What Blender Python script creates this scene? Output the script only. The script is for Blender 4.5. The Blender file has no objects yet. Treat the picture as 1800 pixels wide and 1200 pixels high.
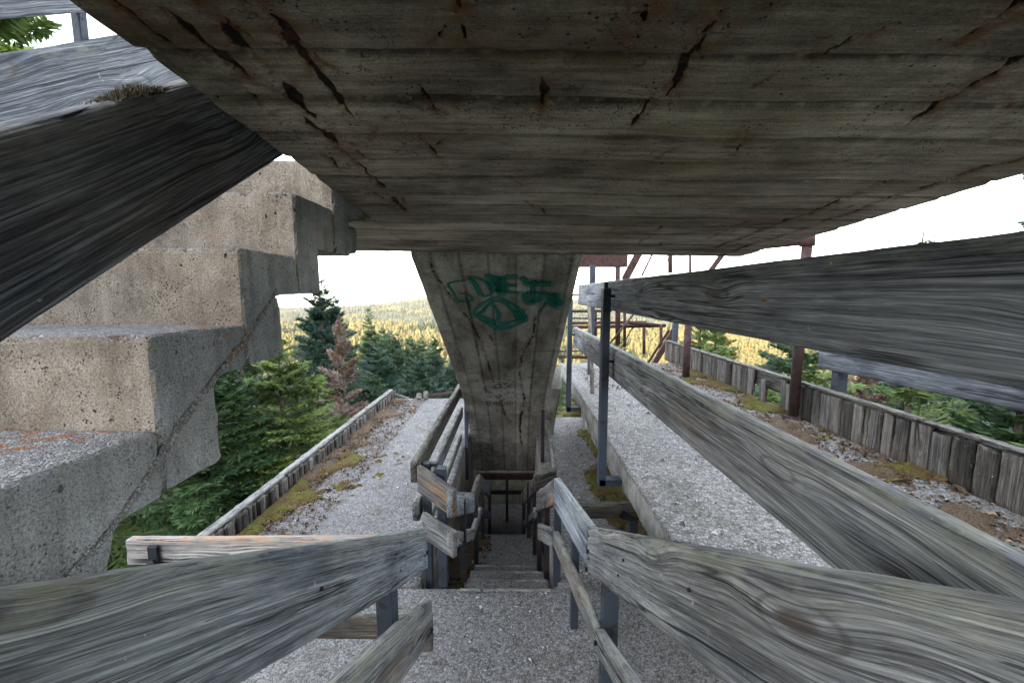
import bpy, bmesh, math, random
import numpy as np
from mathutils import Vector, Matrix, Euler
R = math.radians
rng = np.random.default_rng(7)
random.seed(7)
sc = bpy.context.scene
C = sc.collection

# ------------------------------------------------------------------ camera, sky, sun, exposure
cam_d = bpy.data.cameras.new('camera')
cam = bpy.data.objects.new('camera', cam_d); C.objects.link(cam)
cam_d.sensor_width = 36.0; cam_d.lens = 14.4
cam_d.clip_start = 0.05; cam_d.clip_end = 20000
PITCH, YAW = 6.7, 0.557
cam.location = (0, 0, 0); cam.rotation_euler = (R(90 - PITCH), 0, R(YAW))
sc.camera = cam
SUN_EL, SUN_AZ = 12.5, 205.0          # azimuth clockwise from +Y (north): the sun stands behind the camera, a little left
w = bpy.data.worlds.new('World'); sc.world = w; w.use_nodes = True
nt = w.node_tree; bg = nt.nodes['Background']
sky = nt.nodes.new('ShaderNodeTexSky'); sky.sky_type = 'NISHITA'; sky.sun_disc = False
sky.sun_elevation = R(SUN_EL); sky.sun_rotation = R(SUN_AZ); sky.altitude = 1500; sky.dust_density = 2.0
hs = nt.nodes.new('ShaderNodeHueSaturation'); hs.inputs['Saturation'].default_value = 0.4
nt.links.new(sky.outputs[0], hs.inputs['Color']); nt.links.new(hs.outputs[0], bg.inputs[0])
bg.inputs[1].default_value = 0.15
sd = bpy.data.lights.new('sun', 'SUN'); sd.energy = 2.0; sd.angle = R(0.6); sd.color = (1.0, 0.84, 0.62)
sun = bpy.data.objects.new('sun', sd); C.objects.link(sun)
sdir = Vector((math.sin(R(SUN_AZ)) * math.cos(R(SUN_EL)), math.cos(R(SUN_AZ)) * math.cos(R(SUN_EL)), math.sin(R(SUN_EL))))
sun.rotation_euler = sdir.to_track_quat('Z', 'Y').to_euler()
vs = sc.view_settings; vs.view_transform = 'Standard'; vs.look = 'None'; vs.gamma = 1.0; vs.exposure = 3.5
vs.use_curve_mapping = False
sc.cycles.max_bounces = 10; sc.cycles.diffuse_bounces = 8; sc.cycles.transparent_max_bounces = 8

# ------------------------------------------------------------------ node helpers
class N:
    def __init__(s, name):
        s.m = bpy.data.materials.new(name); s.m.use_nodes = True
        s.t = s.m.node_tree; s.b = s.t.nodes['Principled BSDF']
        s.b.inputs['Roughness'].default_value = 0.9
        s.b.inputs['Specular IOR Level'].default_value = 0.25
        s.tc = s.t.nodes.new('ShaderNodeTexCoord')
        s.obj = s.tc.outputs['Object']; s.gen = s.tc.outputs['Generated']
    def n(s, k, **kw):
        x = s.t.nodes.new(k)
        for a, v in kw.items(): setattr(x, a, v)
        return x
    def put(s, inp, v):
        if isinstance(v, bpy.types.NodeSocket): s.t.links.new(v, inp)
        else:
            if isinstance(v, tuple) and len(v) == 3 and inp.type == 'RGBA': v = (*v, 1)
            inp.default_value = v
    def math(s, op, a, b=0.0, c=None, clamp=False):
        x = s.n('ShaderNodeMath', operation=op, use_clamp=clamp); s.put(x.inputs[0], a); s.put(x.inputs[1], b)
        if c is not None: s.put(x.inputs[2], c)
        return x.outputs[0]
    def vec(s, v, scale=(1, 1, 1), loc=(0, 0, 0)):
        x = s.n('ShaderNodeMapping'); s.put(x.inputs[0], v); s.put(x.inputs['Scale'], scale); s.put(x.inputs['Location'], loc)
        return x.outputs[0]
    def vadd(s, a, b):
        x = s.n('ShaderNodeVectorMath', operation='ADD'); s.put(x.inputs[0], a); s.put(x.inputs[1], b); return x.outputs[0]
    def vscale(s, a, k):
        x = s.n('ShaderNodeVectorMath', operation='SCALE'); s.put(x.inputs[0], a); s.put(x.inputs['Scale'], k); return x.outputs[0]
    def noise(s, v, scale=5.0, detail=4.0, rough=0.55, dist=0.0, color=False):
        x = s.n('ShaderNodeTexNoise'); s.put(x.inputs['Vector'], v); s.put(x.inputs['Scale'], scale)
        s.put(x.inputs['Detail'], detail); s.put(x.inputs['Roughness'], rough); s.put(x.inputs['Distortion'], dist)
        return x.outputs['Color' if color else 'Fac']
    def voro(s, v, scale=5.0, feature='F1', out='Distance', rand=1.0):
        x = s.n('ShaderNodeTexVoronoi', feature=feature); s.put(x.inputs['Vector'], v); s.put(x.inputs['Scale'], scale)
        s.put(x.inputs['Randomness'], rand)
        return x.outputs[out]
    def ramp(s, f, stops, interp='LINEAR'):
        x = s.n('ShaderNodeValToRGB'); x.color_ramp.interpolation = interp
        e = x.color_ramp.elements
        while len(e) < len(stops): e.new(0.5)
        for i, (p, c) in enumerate(stops):
            e[i].position = p
            if not isinstance(c, tuple): c = (c, c, c)
            e[i].color = (*c, 1)
        s.put(x.inputs[0], f); return x.outputs[0]
    def step(s, f, a, b):            # smooth 0..1 from a to b
        x = s.n('ShaderNodeMapRange', interpolation_type='SMOOTHSTEP'); s.put(x.inputs[0], f)
        s.put(x.inputs[1], a); s.put(x.inputs[2], b); s.put(x.inputs[3], 0.0); s.put(x.inputs[4], 1.0)
        return x.outputs[0]
    def mix(s, f, a, b, mode='MIX'):
        x = s.n('ShaderNodeMix', data_type='RGBA', blend_type=mode); s.put(x.inputs[0], f)
        s.put(x.inputs[6], a); s.put(x.inputs[7], b); return x.outputs[2]
    def sep(s, v):
        x = s.n('ShaderNodeSeparateXYZ'); s.put(x.inputs[0], v); return x.outputs
    def comb(s, a, b, c):
        x = s.n('ShaderNodeCombineXYZ'); s.put(x.inputs[0], a); s.put(x.inputs[1], b); s.put(x.inputs[2], c); return x.outputs[0]
    def attr(s, name):
        x = s.n('ShaderNodeAttribute', attribute_name=name); return x.outputs['Fac']
    def rand(s): return s.n('ShaderNodeObjectInfo').outputs['Random']
    def normal(s): return s.n('ShaderNodeNewGeometry').outputs['Normal']
    def bump(s, h, strength=0.5, dist=0.01, prev=None):
        x = s.n('ShaderNodeBump'); s.put(x.inputs['Height'], h); s.put(x.inputs['Strength'], strength); s.put(x.inputs['Distance'], dist)
        if prev is not None: s.put(x.inputs['Normal'], prev)
        return x.outputs[0]
    def out(s, color, nrm=None, rough=None, metal=None):
        s.put(s.b.inputs['Base Color'], color)
        if nrm is not None: s.put(s.b.inputs['Normal'], nrm)
        if rough is not None: s.put(s.b.inputs['Roughness'], rough)
        if metal is not None: s.put(s.b.inputs['Metallic'], metal)
        return s.m

def wood(name, dark, mid, light, tint=None, tint_amt=0.0, lichen=0.35, lichen_col=(0.27, 0.28, 0.15), fine=1.0, tone0=(0.88, 0.87, 0.86), tone1=(1.12, 1.12, 1.13)):
    """grey weathered softwood; grain runs along local X, height along local Z"""
    s = N(name)
    r = s.rand()
    off = s.comb(s.math('MULTIPLY', r, 37.0), s.math('MULTIPLY', r, 11.0), s.math('MULTIPLY', r, 23.0))
    p = s.vadd(s.obj, off)
    # knots bend the grain
    kv = s.vec(p, (2.1, 5.0, 7.0))
    kd = s.voro(kv, 1.0)
    knot = s.math('MAXIMUM', s.step(kd, 0.13, 0.06), s.math('MULTIPLY', s.step(s.math('ABSOLUTE', s.math('SUBTRACT', kd, 0.19)), 0.03, 0.005), 0.6))
    bend = s.math('MULTIPLY', s.step(kd, 0.45, 0.05), 0.02)
    x, y, z = s.sep(p)
    wander = s.math('MULTIPLY', s.noise(s.vec(p, (1.3, 3, 3)), 1.0, 2.0), 0.024)
    z2 = s.math('ADD', s.math('ADD', z, bend), wander)
    q = s.comb(x, y, z2)
    streak = s.noise(s.vec(q, (1.0, 26, 26)), 1.0, 5.0, 0.6)
    finegrain = s.noise(s.vec(q, (9.0, 330, 330)), 1.0, 4.0, 0.65)
    wv = s.n('ShaderNodeTexWave', wave_type='BANDS', bands_direction='Z', wave_profile='SIN')
    s.put(wv.inputs['Vector'], s.comb(s.math('MULTIPLY', x, 0.12), y, z2)); s.put(wv.inputs['Scale'], 52.0)
    s.put(wv.inputs['Distortion'], 3.5); s.put(wv.inputs['Detail'], 3.0); s.put(wv.inputs['Detail Scale'], 1.2)
    ring = wv.outputs['Fac']
    med = s.noise(s.vec(q, (1.6, 95, 95), (2, 5, 1)), 1.0, 4.0, 0.6)
    rmask = s.step(s.noise(s.vec(p, (0.8, 9, 9), (6, 2, 4)), 1.0, 3.0), 0.42, 0.60)
    ring = s.math('MULTIPLY', ring, rmask)
    g = s.math('ADD', s.math('MULTIPLY', streak, 0.25), s.math('ADD', s.math('MULTIPLY', ring, 0.03), s.math('ADD', s.math('MULTIPLY', med, 0.22), s.math('MULTIPLY', finegrain, 0.50 * fine))))
    col = s.ramp(g, [(0.34, dark), (0.50, mid), (0.70, light)])
    fg2 = s.noise(s.vec(q, (5.0, 230, 230), (1, 8, 3)), 1.0, 5.0, 0.7)
    col = s.mix(1.0, col, s.ramp(fg2, [(0.36, (0.72, 0.72, 0.73)), (0.48, (1.0, 1.0, 1.0)), (0.62, (1.20, 1.20, 1.20))]), 'MULTIPLY')
    col = s.mix(1.0, col, s.ramp(med, [(0.34, (0.80, 0.80, 0.81)), (0.48, (1.0, 1.0, 1.0)), (0.66, (1.12, 1.12, 1.11))]), 'MULTIPLY')
    def lines(sx, sz, loc, lvl, wdt):
        ln0 = s.noise(s.vec(q, (sx, sz, sz), loc), 1.0, 2.0, 0.5)
        return s.step(s.math('ABSOLUTE', s.math('SUBTRACT', ln0, lvl)), wdt, wdt * 0.25)
    l1 = lines(0.55, 60, (3, 1, 4), 0.5, 0.040); l2 = lines(0.8, 125, (1, 5, 9), 0.48, 0.060); l3 = lines(0.8, 85, (2, 6, 5), 0.56, 0.05)
    lpatch = s.step(s.noise(s.vec(p, (1.2, 8, 8), (5, 5, 1)), 1.0, 3.0), 0.36, 0.56)
    ld = s.math('MULTIPLY', s.math('MAXIMUM', s.math('MULTIPLY', l1, 0.75), s.math('MULTIPLY', l2, 0.6)), s.math('ADD', 0.35, s.math('MULTIPLY', lpatch, 0.65)))
    col = s.mix(ld, col, s.mix(1.0, col, (0.26, 0.26, 0.27), 'MULTIPLY'))
    col = s.mix(s.math('MULTIPLY', l3, 0.30), col, s.mix(1.0, col, (1.9, 1.9, 1.9), 'MULTIPLY'))
    dashes = s.math('MULTIPLY', s.step(s.noise(s.vec(q, (7.0, 330, 330), (4, 4, 9)), 1.0, 2.0), 0.64, 0.70), s.step(s.noise(s.vec(p, (1.5, 6, 6), (8, 1, 1)), 1.0, 2.0), 0.42, 0.6))
    col = s.mix(s.math('MULTIPLY', dashes, 0.75), col, (0.02, 0.02, 0.022))
    blot = s.noise(s.vec(p, (2.2, 7, 7)), 1.0, 4.0, 0.6)
    col = s.mix(s.math('MULTIPLY', s.step(blot, 0.46, 0.68), 0.8), col, s.mix(1.0, col, (0.38, 0.40, 0.46), 'MULTIPLY'))
    if tint: col = s.mix(s.math('MULTIPLY', s.step(s.noise(s.vec(p, (1.1, 5, 5), (5, 3, 1)), 1.0, 4.0, 0.65), 0.5, 0.68), tint_amt), col, s.mix(g, (0.02, 0.012, 0.008), tint))
    cn = s.noise(s.vec(q, (0.35, 14, 14), (3, 1, 7)), 1.0, 3.0, 0.5)
    crack = s.step(s.math('ABSOLUTE', s.math('SUBTRACT', cn, 0.5)), 0.017, 0.004)
    crack = s.math('MULTIPLY', crack, s.step(s.noise(s.vec(p, (2.0, 4, 4), (9, 9, 9)), 1.0, 1.0), 0.42, 0.56))
    col = s.mix(s.math('MULTIPLY', crack, 0.9), col, (0.012, 0.011, 0.012))
    col = s.mix(s.math('MULTIPLY', knot, 0.75), col, (0.05, 0.035, 0.025))
    col = s.mix(1.0, col, s.ramp(s.math('FRACT', s.math('MULTIPLY', r, 17.3)), [(0, tone0), (1, tone1)]), 'MULTIPLY')
    # lichen on upward faces and crusts spreading from the top edge
    up = s.sep(s.normal())[2]
    gz = s.sep(s.gen)[2]
    ln = s.noise(s.vec(p, (9, 22, 22)), 1.0, 5.0, 0.65)
    lm = s.math('MULTIPLY', s.step(ln, 0.44, 0.60), s.math('MAXIMUM', s.step(up, 0.3, 0.9), s.math('MULTIPLY', s.step(gz, 0.70, 1.0), 0.75)))
    col = s.mix(s.math('MULTIPLY', lm, lichen), col, s.mix(s.noise(p, 40.0, 2.0), lichen_col, (0.42, 0.42, 0.36)))
    specks = s.math('MULTIPLY', s.step(s.noise(s.vec(p, (60, 90, 90)), 1.0, 2.0), 0.68, 0.74), s.step(s.noise(p, 4.0, 2.0), 0.54, 0.64))
    col = s.mix(s.math('MULTIPLY', specks, 0.8), col, (0.5, 0.5, 0.47))
    h = s.math('ADD', s.math('MULTIPLY', ring, 0.16), s.math('ADD', s.math('MULTIPLY', finegrain, 0.55), s.math('ADD', s.math('MULTIPLY', med, 0.7), s.math('MULTIPLY', streak, 0.6))))
    h = s.math('SUBTRACT', s.math('ADD', h, s.math('MULTIPLY', fg2, 0.3)), s.math('ADD', s.math('MULTIPLY', crack, 1.8), s.math('ADD', dashes, s.math('MULTIPLY', ld, 0.8))))
    h = s.math('ADD', h, s.math('MULTIPLY', s.math('ADD', lm, specks), 0.25))
    return s.out(col, s.bump(h, 0.75, 0.006), 0.85)

def aggregate(name, lo=(0.07, 0.065, 0.06), hi=(0.55, 0.54, 0.52), scale=62.0, dirt=0.5, dirt_col=(0.06, 0.045, 0.025), rough_amt=1.0, base=None, mosscol=(0.05, 0.055, 0.012), moss=0.0):
    """washed concrete: stone chips proud of a dark matrix"""
    s = N(name); p = s.obj
    pw = s.vadd(p, s.vscale(s.noise(p, 30.0, 2.0, color=True), 0.012))
    c1 = s.voro(pw, scale, out='Color'); d1 = s.voro(pw, scale, 'DISTANCE_TO_EDGE')
    c2 = s.voro(pw, scale * 2.3, out='Color'); d2 = s.voro(pw, scale * 2.3, 'DISTANCE_TO_EDGE')
    v1 = s.sep(c1)[0]; v2 = s.sep(c2)[1]
    worn = s.step(s.noise(p, 2.3, 4.0, 0.6), 0.36, 0.62)
    v = s.math('ADD', s.math('MULTIPLY', v1, 0.55), s.math('MULTIPLY', v2, 0.45))
    stone = s.ramp(v, [(0.12, lo), (0.45, tuple((a + b) / 2 for a, b in zip(lo, hi))), (0.8, hi)])
    tintv = s.sep(c1)[2]
    stone = s.mix(s.math('MULTIPLY', s.step(tintv, 0.7, 0.95), 0.35), stone, (0.30, 0.23, 0.17))
    c3 = s.voro(pw, scale * 0.42, out='Color'); d3 = s.voro(pw, scale * 0.42)
    pm = s.math('MULTIPLY', s.step(s.sep(c3)[0], 0.72, 0.76), s.step(d3, 0.42, 0.34))
    stone = s.mix(s.math('MULTIPLY', pm, 0.75), stone, s.ramp(s.sep(c3)[1], [(0.2, lo), (0.6, (0.36, 0.31, 0.26)), (0.9, hi)]))
    edge = s.step(d1, 0.10, 0.02)
    edge2 = s.step(d2, 0.10, 0.02)
    em = s.math('MAXIMUM', edge, s.math('MULTIPLY', edge2, 0.5))
    col = s.mix(s.math('MULTIPLY', em, 0.75), stone, tuple(c * 0.8 for c in lo))
    big = s.noise(p, 1.1, 5.0, 0.6)
    col = s.mix(1.0, col, s.ramp(big, [(0.3, (0.72, 0.72, 0.74)), (0.65, (1.0, 0.99, 0.98))]), 'MULTIPLY')
    dn = s.noise(s.vec(p, (1, 1, 1), (4, 4, 4)), 3.2, 6.0, 0.68)
    col = s.mix(s.math('MULTIPLY', s.step(dn, 0.54, 0.66), dirt), col, s.mix(v, dirt_col, (0.17, 0.13, 0.09)))
    if moss: col = s.mix(s.math('MULTIPLY', s.step(s.noise(s.vec(p, (1, 1, 1), (1, 9, 2)), 2.1, 5.0, 0.65), 0.53, 0.62), moss), col, mosscol)
    if name.endswith('tread'):
        lm = s.math('MULTIPLY', s.step(s.noise(p, 34.0, 4.0, 0.6), 0.50, 0.56), s.step(s.noise(s.vec(p, (1, 1, 1), (2.3, 0.4, 5)), 5.0, 2.0), 0.60, 0.66))
        col = s.mix(s.math('MULTIPLY', lm, 0.8), col, (0.50, 0.18, 0.04))
    h = s.math('ADD', s.math('MULTIPLY', s.step(d1, 0.0, 0.25), s.math('ADD', v1, 0.3)), s.math('MULTIPLY', s.step(d2, 0.0, 0.25), 0.4))
    return s.out(col, s.bump(h, 0.9 * rough_amt, 0.009), 0.85)

def cement(name, base, warm, speck=0.5, pits=0.5, lichen=0.0, stain=0.5, white=0.0):
    """cast concrete with air holes, sand grain, stains"""
    s = N(name); p = s.obj
    n1 = s.noise(p, 260.0, 3.0, 0.7); n2 = s.noise(p, 9.0, 6.0, 0.62); n3 = s.noise(p, 1.7, 4.0, 0.6)
    col = s.mix(s.step(n2, 0.35, 0.65), base, warm)
    col = s.mix(1.0, col, s.ramp(n1, [(0.3, 1.0 - speck), (0.62, 1.0)]), 'MULTIPLY')
    col = s.mix(1.0, col, s.ramp(n3, [(0.3, 1.0 - stain * 0.6), (0.7, 1.0)]), 'MULTIPLY')
    run = s.noise(s.vec(p, (22, 22, 1.6)), 1.0, 4.0, 0.65)
    col = s.mix(1.0, col, s.ramp(run, [(0.36, (0.80, 0.78, 0.76)), (0.52, (1.0, 1.0, 1.0)), (0.68, (1.08, 1.08, 1.08))]), 'MULTIPLY')
    vd = s.voro(s.vadd(p, s.vscale(s.noise(p, 60.0, 2.0, color=True), 0.02)), 34.0)
    hole = s.math('MULTIPLY', s.step(vd, 0.20, 0.10), s.step(s.noise(p, 7.0, 3.0), 0.50, 0.60))
    hc = s.noise(s.vec(p, (6, 6, 6), (1, 2, 3)), 1.0, 5.0, 0.75)
    hair = s.math('MULTIPLY', s.step(s.math('ABSOLUTE', s.math('SUBTRACT', hc, 0.5)), 0.007, 0.001), s.step(s.noise(s.vec(p, (1, 1, 1), (5, 5, 5)), 4.0, 2.0), 0.50, 0.58))
    col = s.mix(s.math('MULTIPLY', hair, 0.75), col, (0.05, 0.035, 0.025))
    vd2 = s.voro(p, 120.0)
    hole2 = s.math('MULTIPLY', s.step(vd2, 0.30, 0.15), s.step(s.noise(s.vec(p, (1, 1, 1), (7, 7, 7)), 16.0, 3.0), 0.50, 0.62))
    ho = s.math('MULTIPLY', s.math('MAXIMUM', hole, hole2), pits)
    col = s.mix(ho, col, (0.035, 0.025, 0.018))
    if white: col = s.mix(s.math('MULTIPLY', s.step(s.noise(p, 45.0, 4.0, 0.7), 0.58, 0.66), white), col, (0.55, 0.54, 0.5))
    if lichen:
        lm = s.math('MULTIPLY', s.step(s.noise(p, 32.0, 4.0, 0.6), 0.52, 0.58), s.step(s.noise(s.vec(p, (1, 1, 1), (2.3, 0.4, 5)), 3.4, 2.0), 0.60, 0.66))
        col = s.mix(s.math('MULTIPLY', lm, lichen), col, (0.52, 0.14, 0.02))
    h = s.math('SUBTRACT', s.math('ADD', s.math('MULTIPLY', n1, 0.5), s.math('MULTIPLY', n2, 0.6)), s.math('MULTIPLY', ho, 1.3))
    return s.out(col, s.bump(h, 0.7, 0.006), 0.92)

def formwork(name, dark, mid, light, axis='X', pitch=0.157, white=0.4, flow='Y'):
    """board marked soffit; 'crack' and 'rust' come from vertex attributes of the recessed cracks"""
    s = N(name); p = s.obj
    x, y, z = s.sep(p)
    along, across = (x, y) if axis == 'X' else (y, x)
    idx = s.math('FLOOR', s.math('DIVIDE', across, pitch))
    wn = s.n('ShaderNodeTexWhiteNoise', noise_dimensions='1D'); s.put(wn.inputs['W'], idx); tone = wn.outputs['Value']
    sh = s.comb(s.math('ADD', x, s.math('MULTIPLY', tone, 3.0)), y, z)
    sc_g = (2.5, 60, 60) if axis == 'X' else (60, 2.5, 60)
    sc_f = (9, 330, 330) if axis == 'X' else (330, 9, 330)
    grain = s.noise(s.vec(sh, sc_g), 1.0, 5.0, 0.65); fine = s.noise(s.vec(sh, sc_f), 1.0, 2.0)
    sand = s.noise(p, 240.0, 3.0, 0.7)
    g = s.math('ADD', s.math('MULTIPLY', grain, 0.42), s.math('ADD', s.math('MULTIPLY', fine, 0.16), s.math('MULTIPLY', sand, 0.42)))
    col = s.ramp(g, [(0.36, dark), (0.5, mid), (0.66, light)])
    col = s.mix(1.0, col, s.ramp(tone, [(0.0, 0.72), (1.0, 1.18)]), 'MULTIPLY')
    st = s.noise(s.vec(p, (1.5, 3.0, 1.5) if axis == 'X' else (3.0, 1.2, 1.2)), 1.0, 6.0, 0.68)
    col = s.mix(1.0, col, s.ramp(st, [(0.32, (0.30, 0.27, 0.25)), (0.47, (0.85, 0.83, 0.81)), (0.64, (1.45, 1.45, 1.46))]), 'MULTIPLY')
    ochre = s.step(s.noise(s.vec(p, (1.2, 6, 3), (3, 3, 3)), 1.0, 4.0, 0.6), 0.55, 0.68)
    col = s.mix(s.math('MULTIPLY', ochre, 0.45), col, (0.17, 0.10, 0.05))
    vd = s.voro(p, 60.0)
    hole = s.math('MULTIPLY', s.step(vd, 0.22, 0.12), s.step(s.noise(p, 6.0, 3.0), 0.52, 0.6))
    col = s.mix(hole, col, (0.02, 0.015, 0.012))
    hc = s.noise(s.vec(p, (5, 5, 5), (1, 2, 3)), 1.0, 4.0, 0.7)
    hair = s.math('MULTIPLY', s.step(s.math('ABSOLUTE', s.math('SUBTRACT', hc, 0.5)), 0.006, 0.001), s.step(s.noise(s.vec(p, (1, 1, 1), (5, 5, 5)), 2.5, 2.0), 0.52, 0.60))
    col = s.mix(s.math('MULTIPLY', hair, 0.8), col, (0.03, 0.02, 0.015))
    blk = s.step(s.noise(s.vec(p, (4, 9, 4) if axis == 'X' else (9, 4, 4), (7, 1, 1)), 1.0, 6.0, 0.75), 0.60, 0.68)
    col = s.mix(s.math('MULTIPLY', blk, 0.6), col, (0.04, 0.034, 0.028))
    stain_shade = s.attr('stain_shade')
    col = s.mix(s.math('MULTIPLY', stain_shade, s.step(s.noise(p, 14.0, 5.0, 0.7), 0.25, 0.75)), col, (0.025, 0.023, 0.020))  # dark patches: stains on the slab, painted shade on the flight foot
    ru = s.math('MULTIPLY', s.attr('rust'), s.step(s.noise(p, 26.0, 4.0, 0.7), 0.40, 0.62))
    col = s.mix(s.math('MULTIPLY', ru, 0.8), col, (0.13, 0.045, 0.015))
    cr = s.step(s.math('ADD', s.attr('crack'), s.math('MULTIPLY', s.math('SUBTRACT', s.noise(p, 90.0, 3.0, 0.7), 0.5), 0.7)), 0.30, 0.55)
    col = s.mix(s.math('MULTIPLY', cr, 0.95), col, s.mix(s.step(s.noise(p, 35.0, 2.0), 0.5, 0.6), (0.014, 0.009, 0.006), (0.06, 0.02, 0.01)))
    wh = s.math('MULTIPLY', s.attr('lime'), s.step(s.noise(s.vec(p, (5, 12, 5)), 1.0, 4.0, 0.6), 0.50, 0.60))
    col = s.mix(s.math('MULTIPLY', wh, white), col, (0.50, 0.50, 0.47))
    jt = s.math('MULTIPLY', s.attr('joint'), s.step(s.noise(p, 30.0, 3.0), 0.28, 0.5))
    col = s.mix(s.math('MULTIPLY', jt, 0.85), col, (0.018, 0.015, 0.012))
    h = s.math('ADD', s.math('MULTIPLY', grain, 0.6), s.math('ADD', s.math('MULTIPLY', sand, 0.35), s.math('MULTIPLY', fine, 0.3)))
    h = s.math('SUBTRACT', h, s.math('ADD', s.math('MULTIPLY', hole, 0.8), s.math('MULTIPLY', cr, 1.2)))
    return s.out(col, s.bump(h, 0.7, 0.005), 0.93)

def steel(name, paint, rust, amt, rough=0.6):
    s = N(name); p = s.vadd(s.obj, s.comb(s.math('MULTIPLY', s.rand(), 9.0), 0.0, 0.0))
    n = s.noise(p, 14.0, 5.0, 0.65); n2 = s.noise(p, 120.0, 3.0, 0.6)
    m = s.step(s.math('ADD', n, s.math('MULTIPLY', n2, 0.2)), 0.68 - amt * 0.3, 0.78 - amt * 0.3)
    col = s.mix(m, s.mix(n2, paint, tuple(c * 1.5 for c in paint)), s.mix(n2, rust, tuple(c * 0.4 for c in rust)))
    return s.out(col, s.bump(s.math('ADD', s.math('MULTIPLY', m, 0.5), n2), 0.4, 0.002), s.math('ADD', s.math('MULTIPLY', m, 0.3), rough))

def leafy(name, a, b, c, trans=0.25, bigvar=True):
    s = N(name)
    g = s.n('ShaderNodeNewGeometry'); rnd = g.outputs['Random Per Island']
    col = s.ramp(rnd, [(0.0, a), (0.55, b), (1.0, c)])
    if bigvar: col = s.mix(1.0, col, s.ramp(s.noise(s.obj, 0.9, 3.0), [(0.35, (0.6, 0.68, 0.7)), (0.65, (1.15, 1.1, 1.0))]), 'MULTIPLY')
    col = s.mix(1.0, col, s.ramp(s.rand(), [(0.0, (0.85, 0.9, 0.95)), (1.0, (1.12, 1.08, 0.95))]), 'MULTIPLY')
    tr = s.n('ShaderNodeBsdfTranslucent'); s.put(tr.inputs[0], col)
    s.put(s.b.inputs['Base Color'], col); s.b.inputs['Roughness'].default_value = 0.6
    mx = s.n('ShaderNodeMixShader'); mx.inputs[0].default_value = trans
    s.t.links.new(s.b.outputs[0], mx.inputs[1]); s.t.links.new(tr.outputs[0], mx.inputs[2])
    s.t.links.new(mx.outputs[0], s.t.nodes['Material Output'].inputs[0])
    return s.m

def bark(name):
    s = N(name); n = s.noise(s.vec(s.obj, (14, 14, 3)), 1.0, 5.0, 0.6)
    return s.out(s.ramp(n, [(0.35, (0.04, 0.03, 0.022)), (0.65, (0.16, 0.13, 0.10))]), s.bump(n, 0.8, 0.03))

M = {}
M['wood_blue'] = wood('weathered_wood_blue', (0.08, 0.089, 0.10), (0.27, 0.29, 0.312), (0.50, 0.52, 0.54), lichen=0.55)
M['wood_grey'] = wood('weathered_wood_grey', (0.07, 0.07, 0.071), (0.215, 0.213, 0.21), (0.42, 0.415, 0.41), (0.22, 0.13, 0.06), 0.35, lichen=0.6, lichen_col=(0.25, 0.25, 0.13))
M['wood_slate'] = wood('weathered_wood_slate', (0.06, 0.062, 0.068), (0.185, 0.19, 0.20), (0.37, 0.375, 0.39), (0.26, 0.17, 0.09), 0.2, lichen=0.45)
M['wood_mid'] = wood('weathered_wood_mid', (0.05, 0.053, 0.058), (0.125, 0.13, 0.138), (0.23, 0.237, 0.247), lichen=0.3)
M['wood_dark'] = wood('weathered_wood_dark', (0.018, 0.021, 0.027), (0.135, 0.142, 0.155), (0.28, 0.29, 0.31), (0.16, 0.10, 0.05), 0.25, lichen=0.3)
M['wood_pale'] = wood('weathered_wood_pale', (0.11, 0.11, 0.105), (0.27, 0.265, 0.25), (0.46, 0.45, 0.43), (0.33, 0.22, 0.12), 0.4, lichen=0.5, lichen_col=(0.36, 0.36, 0.22))
M['wood_crust'] = wood('crusted_wood', (0.12, 0.115, 0.11), (0.30, 0.29, 0.28), (0.50, 0.49, 0.47), lichen=0.9, lichen_col=(0.16, 0.15, 0.12))
M['wood_bone'] = wood('weathered_wood_bone', (0.25, 0.23, 0.21), (0.46, 0.43, 0.40), (0.62, 0.59, 0.56), lichen=0.85, lichen_col=(0.55, 0.20, 0.03))
M['wood_ochre'] = wood('weathered_wood_ochre', (0.05, 0.048, 0.05), (0.16, 0.15, 0.15), (0.32, 0.30, 0.29), (0.62, 0.36, 0.14), 0.95, lichen=0.2)
M['wood_kerb'] = wood('weathered_kerb_planks', (0.03, 0.026, 0.024), (0.13, 0.118, 0.105), (0.28, 0.26, 0.24), (0.16, 0.11, 0.07), 0.6, lichen=0.5, lichen_col=(0.12, 0.12, 0.05), tone0=(0.32, 0.29, 0.26), tone1=(1.4, 1.38, 1.36))
M['wood_brown'] = wood('weathered_wood_brown', (0.03, 0.024, 0.02), (0.11, 0.095, 0.08), (0.25, 0.22, 0.19), (0.20, 0.12, 0.06), 0.5, lichen=0.5, lichen_col=(0.10, 0.11, 0.03))
M['floor'] = aggregate('washed_concrete_floor', (0.09, 0.09, 0.09), (0.58, 0.57, 0.56), 75.0, dirt=0.35)
M['floor_lightened'] = aggregate('washed_concrete_lightened', (0.16, 0.155, 0.15), (0.62, 0.61, 0.59), 75.0, dirt=0.5)  # landing concrete again, its colour lightened to offset the stairwell's shade
M['platform'] = aggregate('washed_concrete_platform', (0.12, 0.115, 0.11), (0.50, 0.485, 0.475), 48.0, dirt=0.65)
M['ledge'] = aggregate('washed_concrete_ledge', (0.13, 0.123, 0.11), (0.57, 0.555, 0.525), 42.0, dirt=0.25, moss=0.25)
M['tread'] = aggregate('washed_concrete_tread', (0.24, 0.24, 0.235), (0.80, 0.79, 0.77), 120.0, dirt=0.2)
M['riser'] = cement('cast_concrete_riser_lit', (0.33, 0.275, 0.215), (0.50, 0.43, 0.345), 0.75, 1.0, 0.1, 0.6, white=0.15)  # warm light on the step fronts is put into this base colour
M['side'] = cement('cast_concrete_grey', (0.36, 0.37, 0.38), (0.52, 0.53, 0.54), 0.65, 0.7, 0.4, 0.7, white=0.2)
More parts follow.
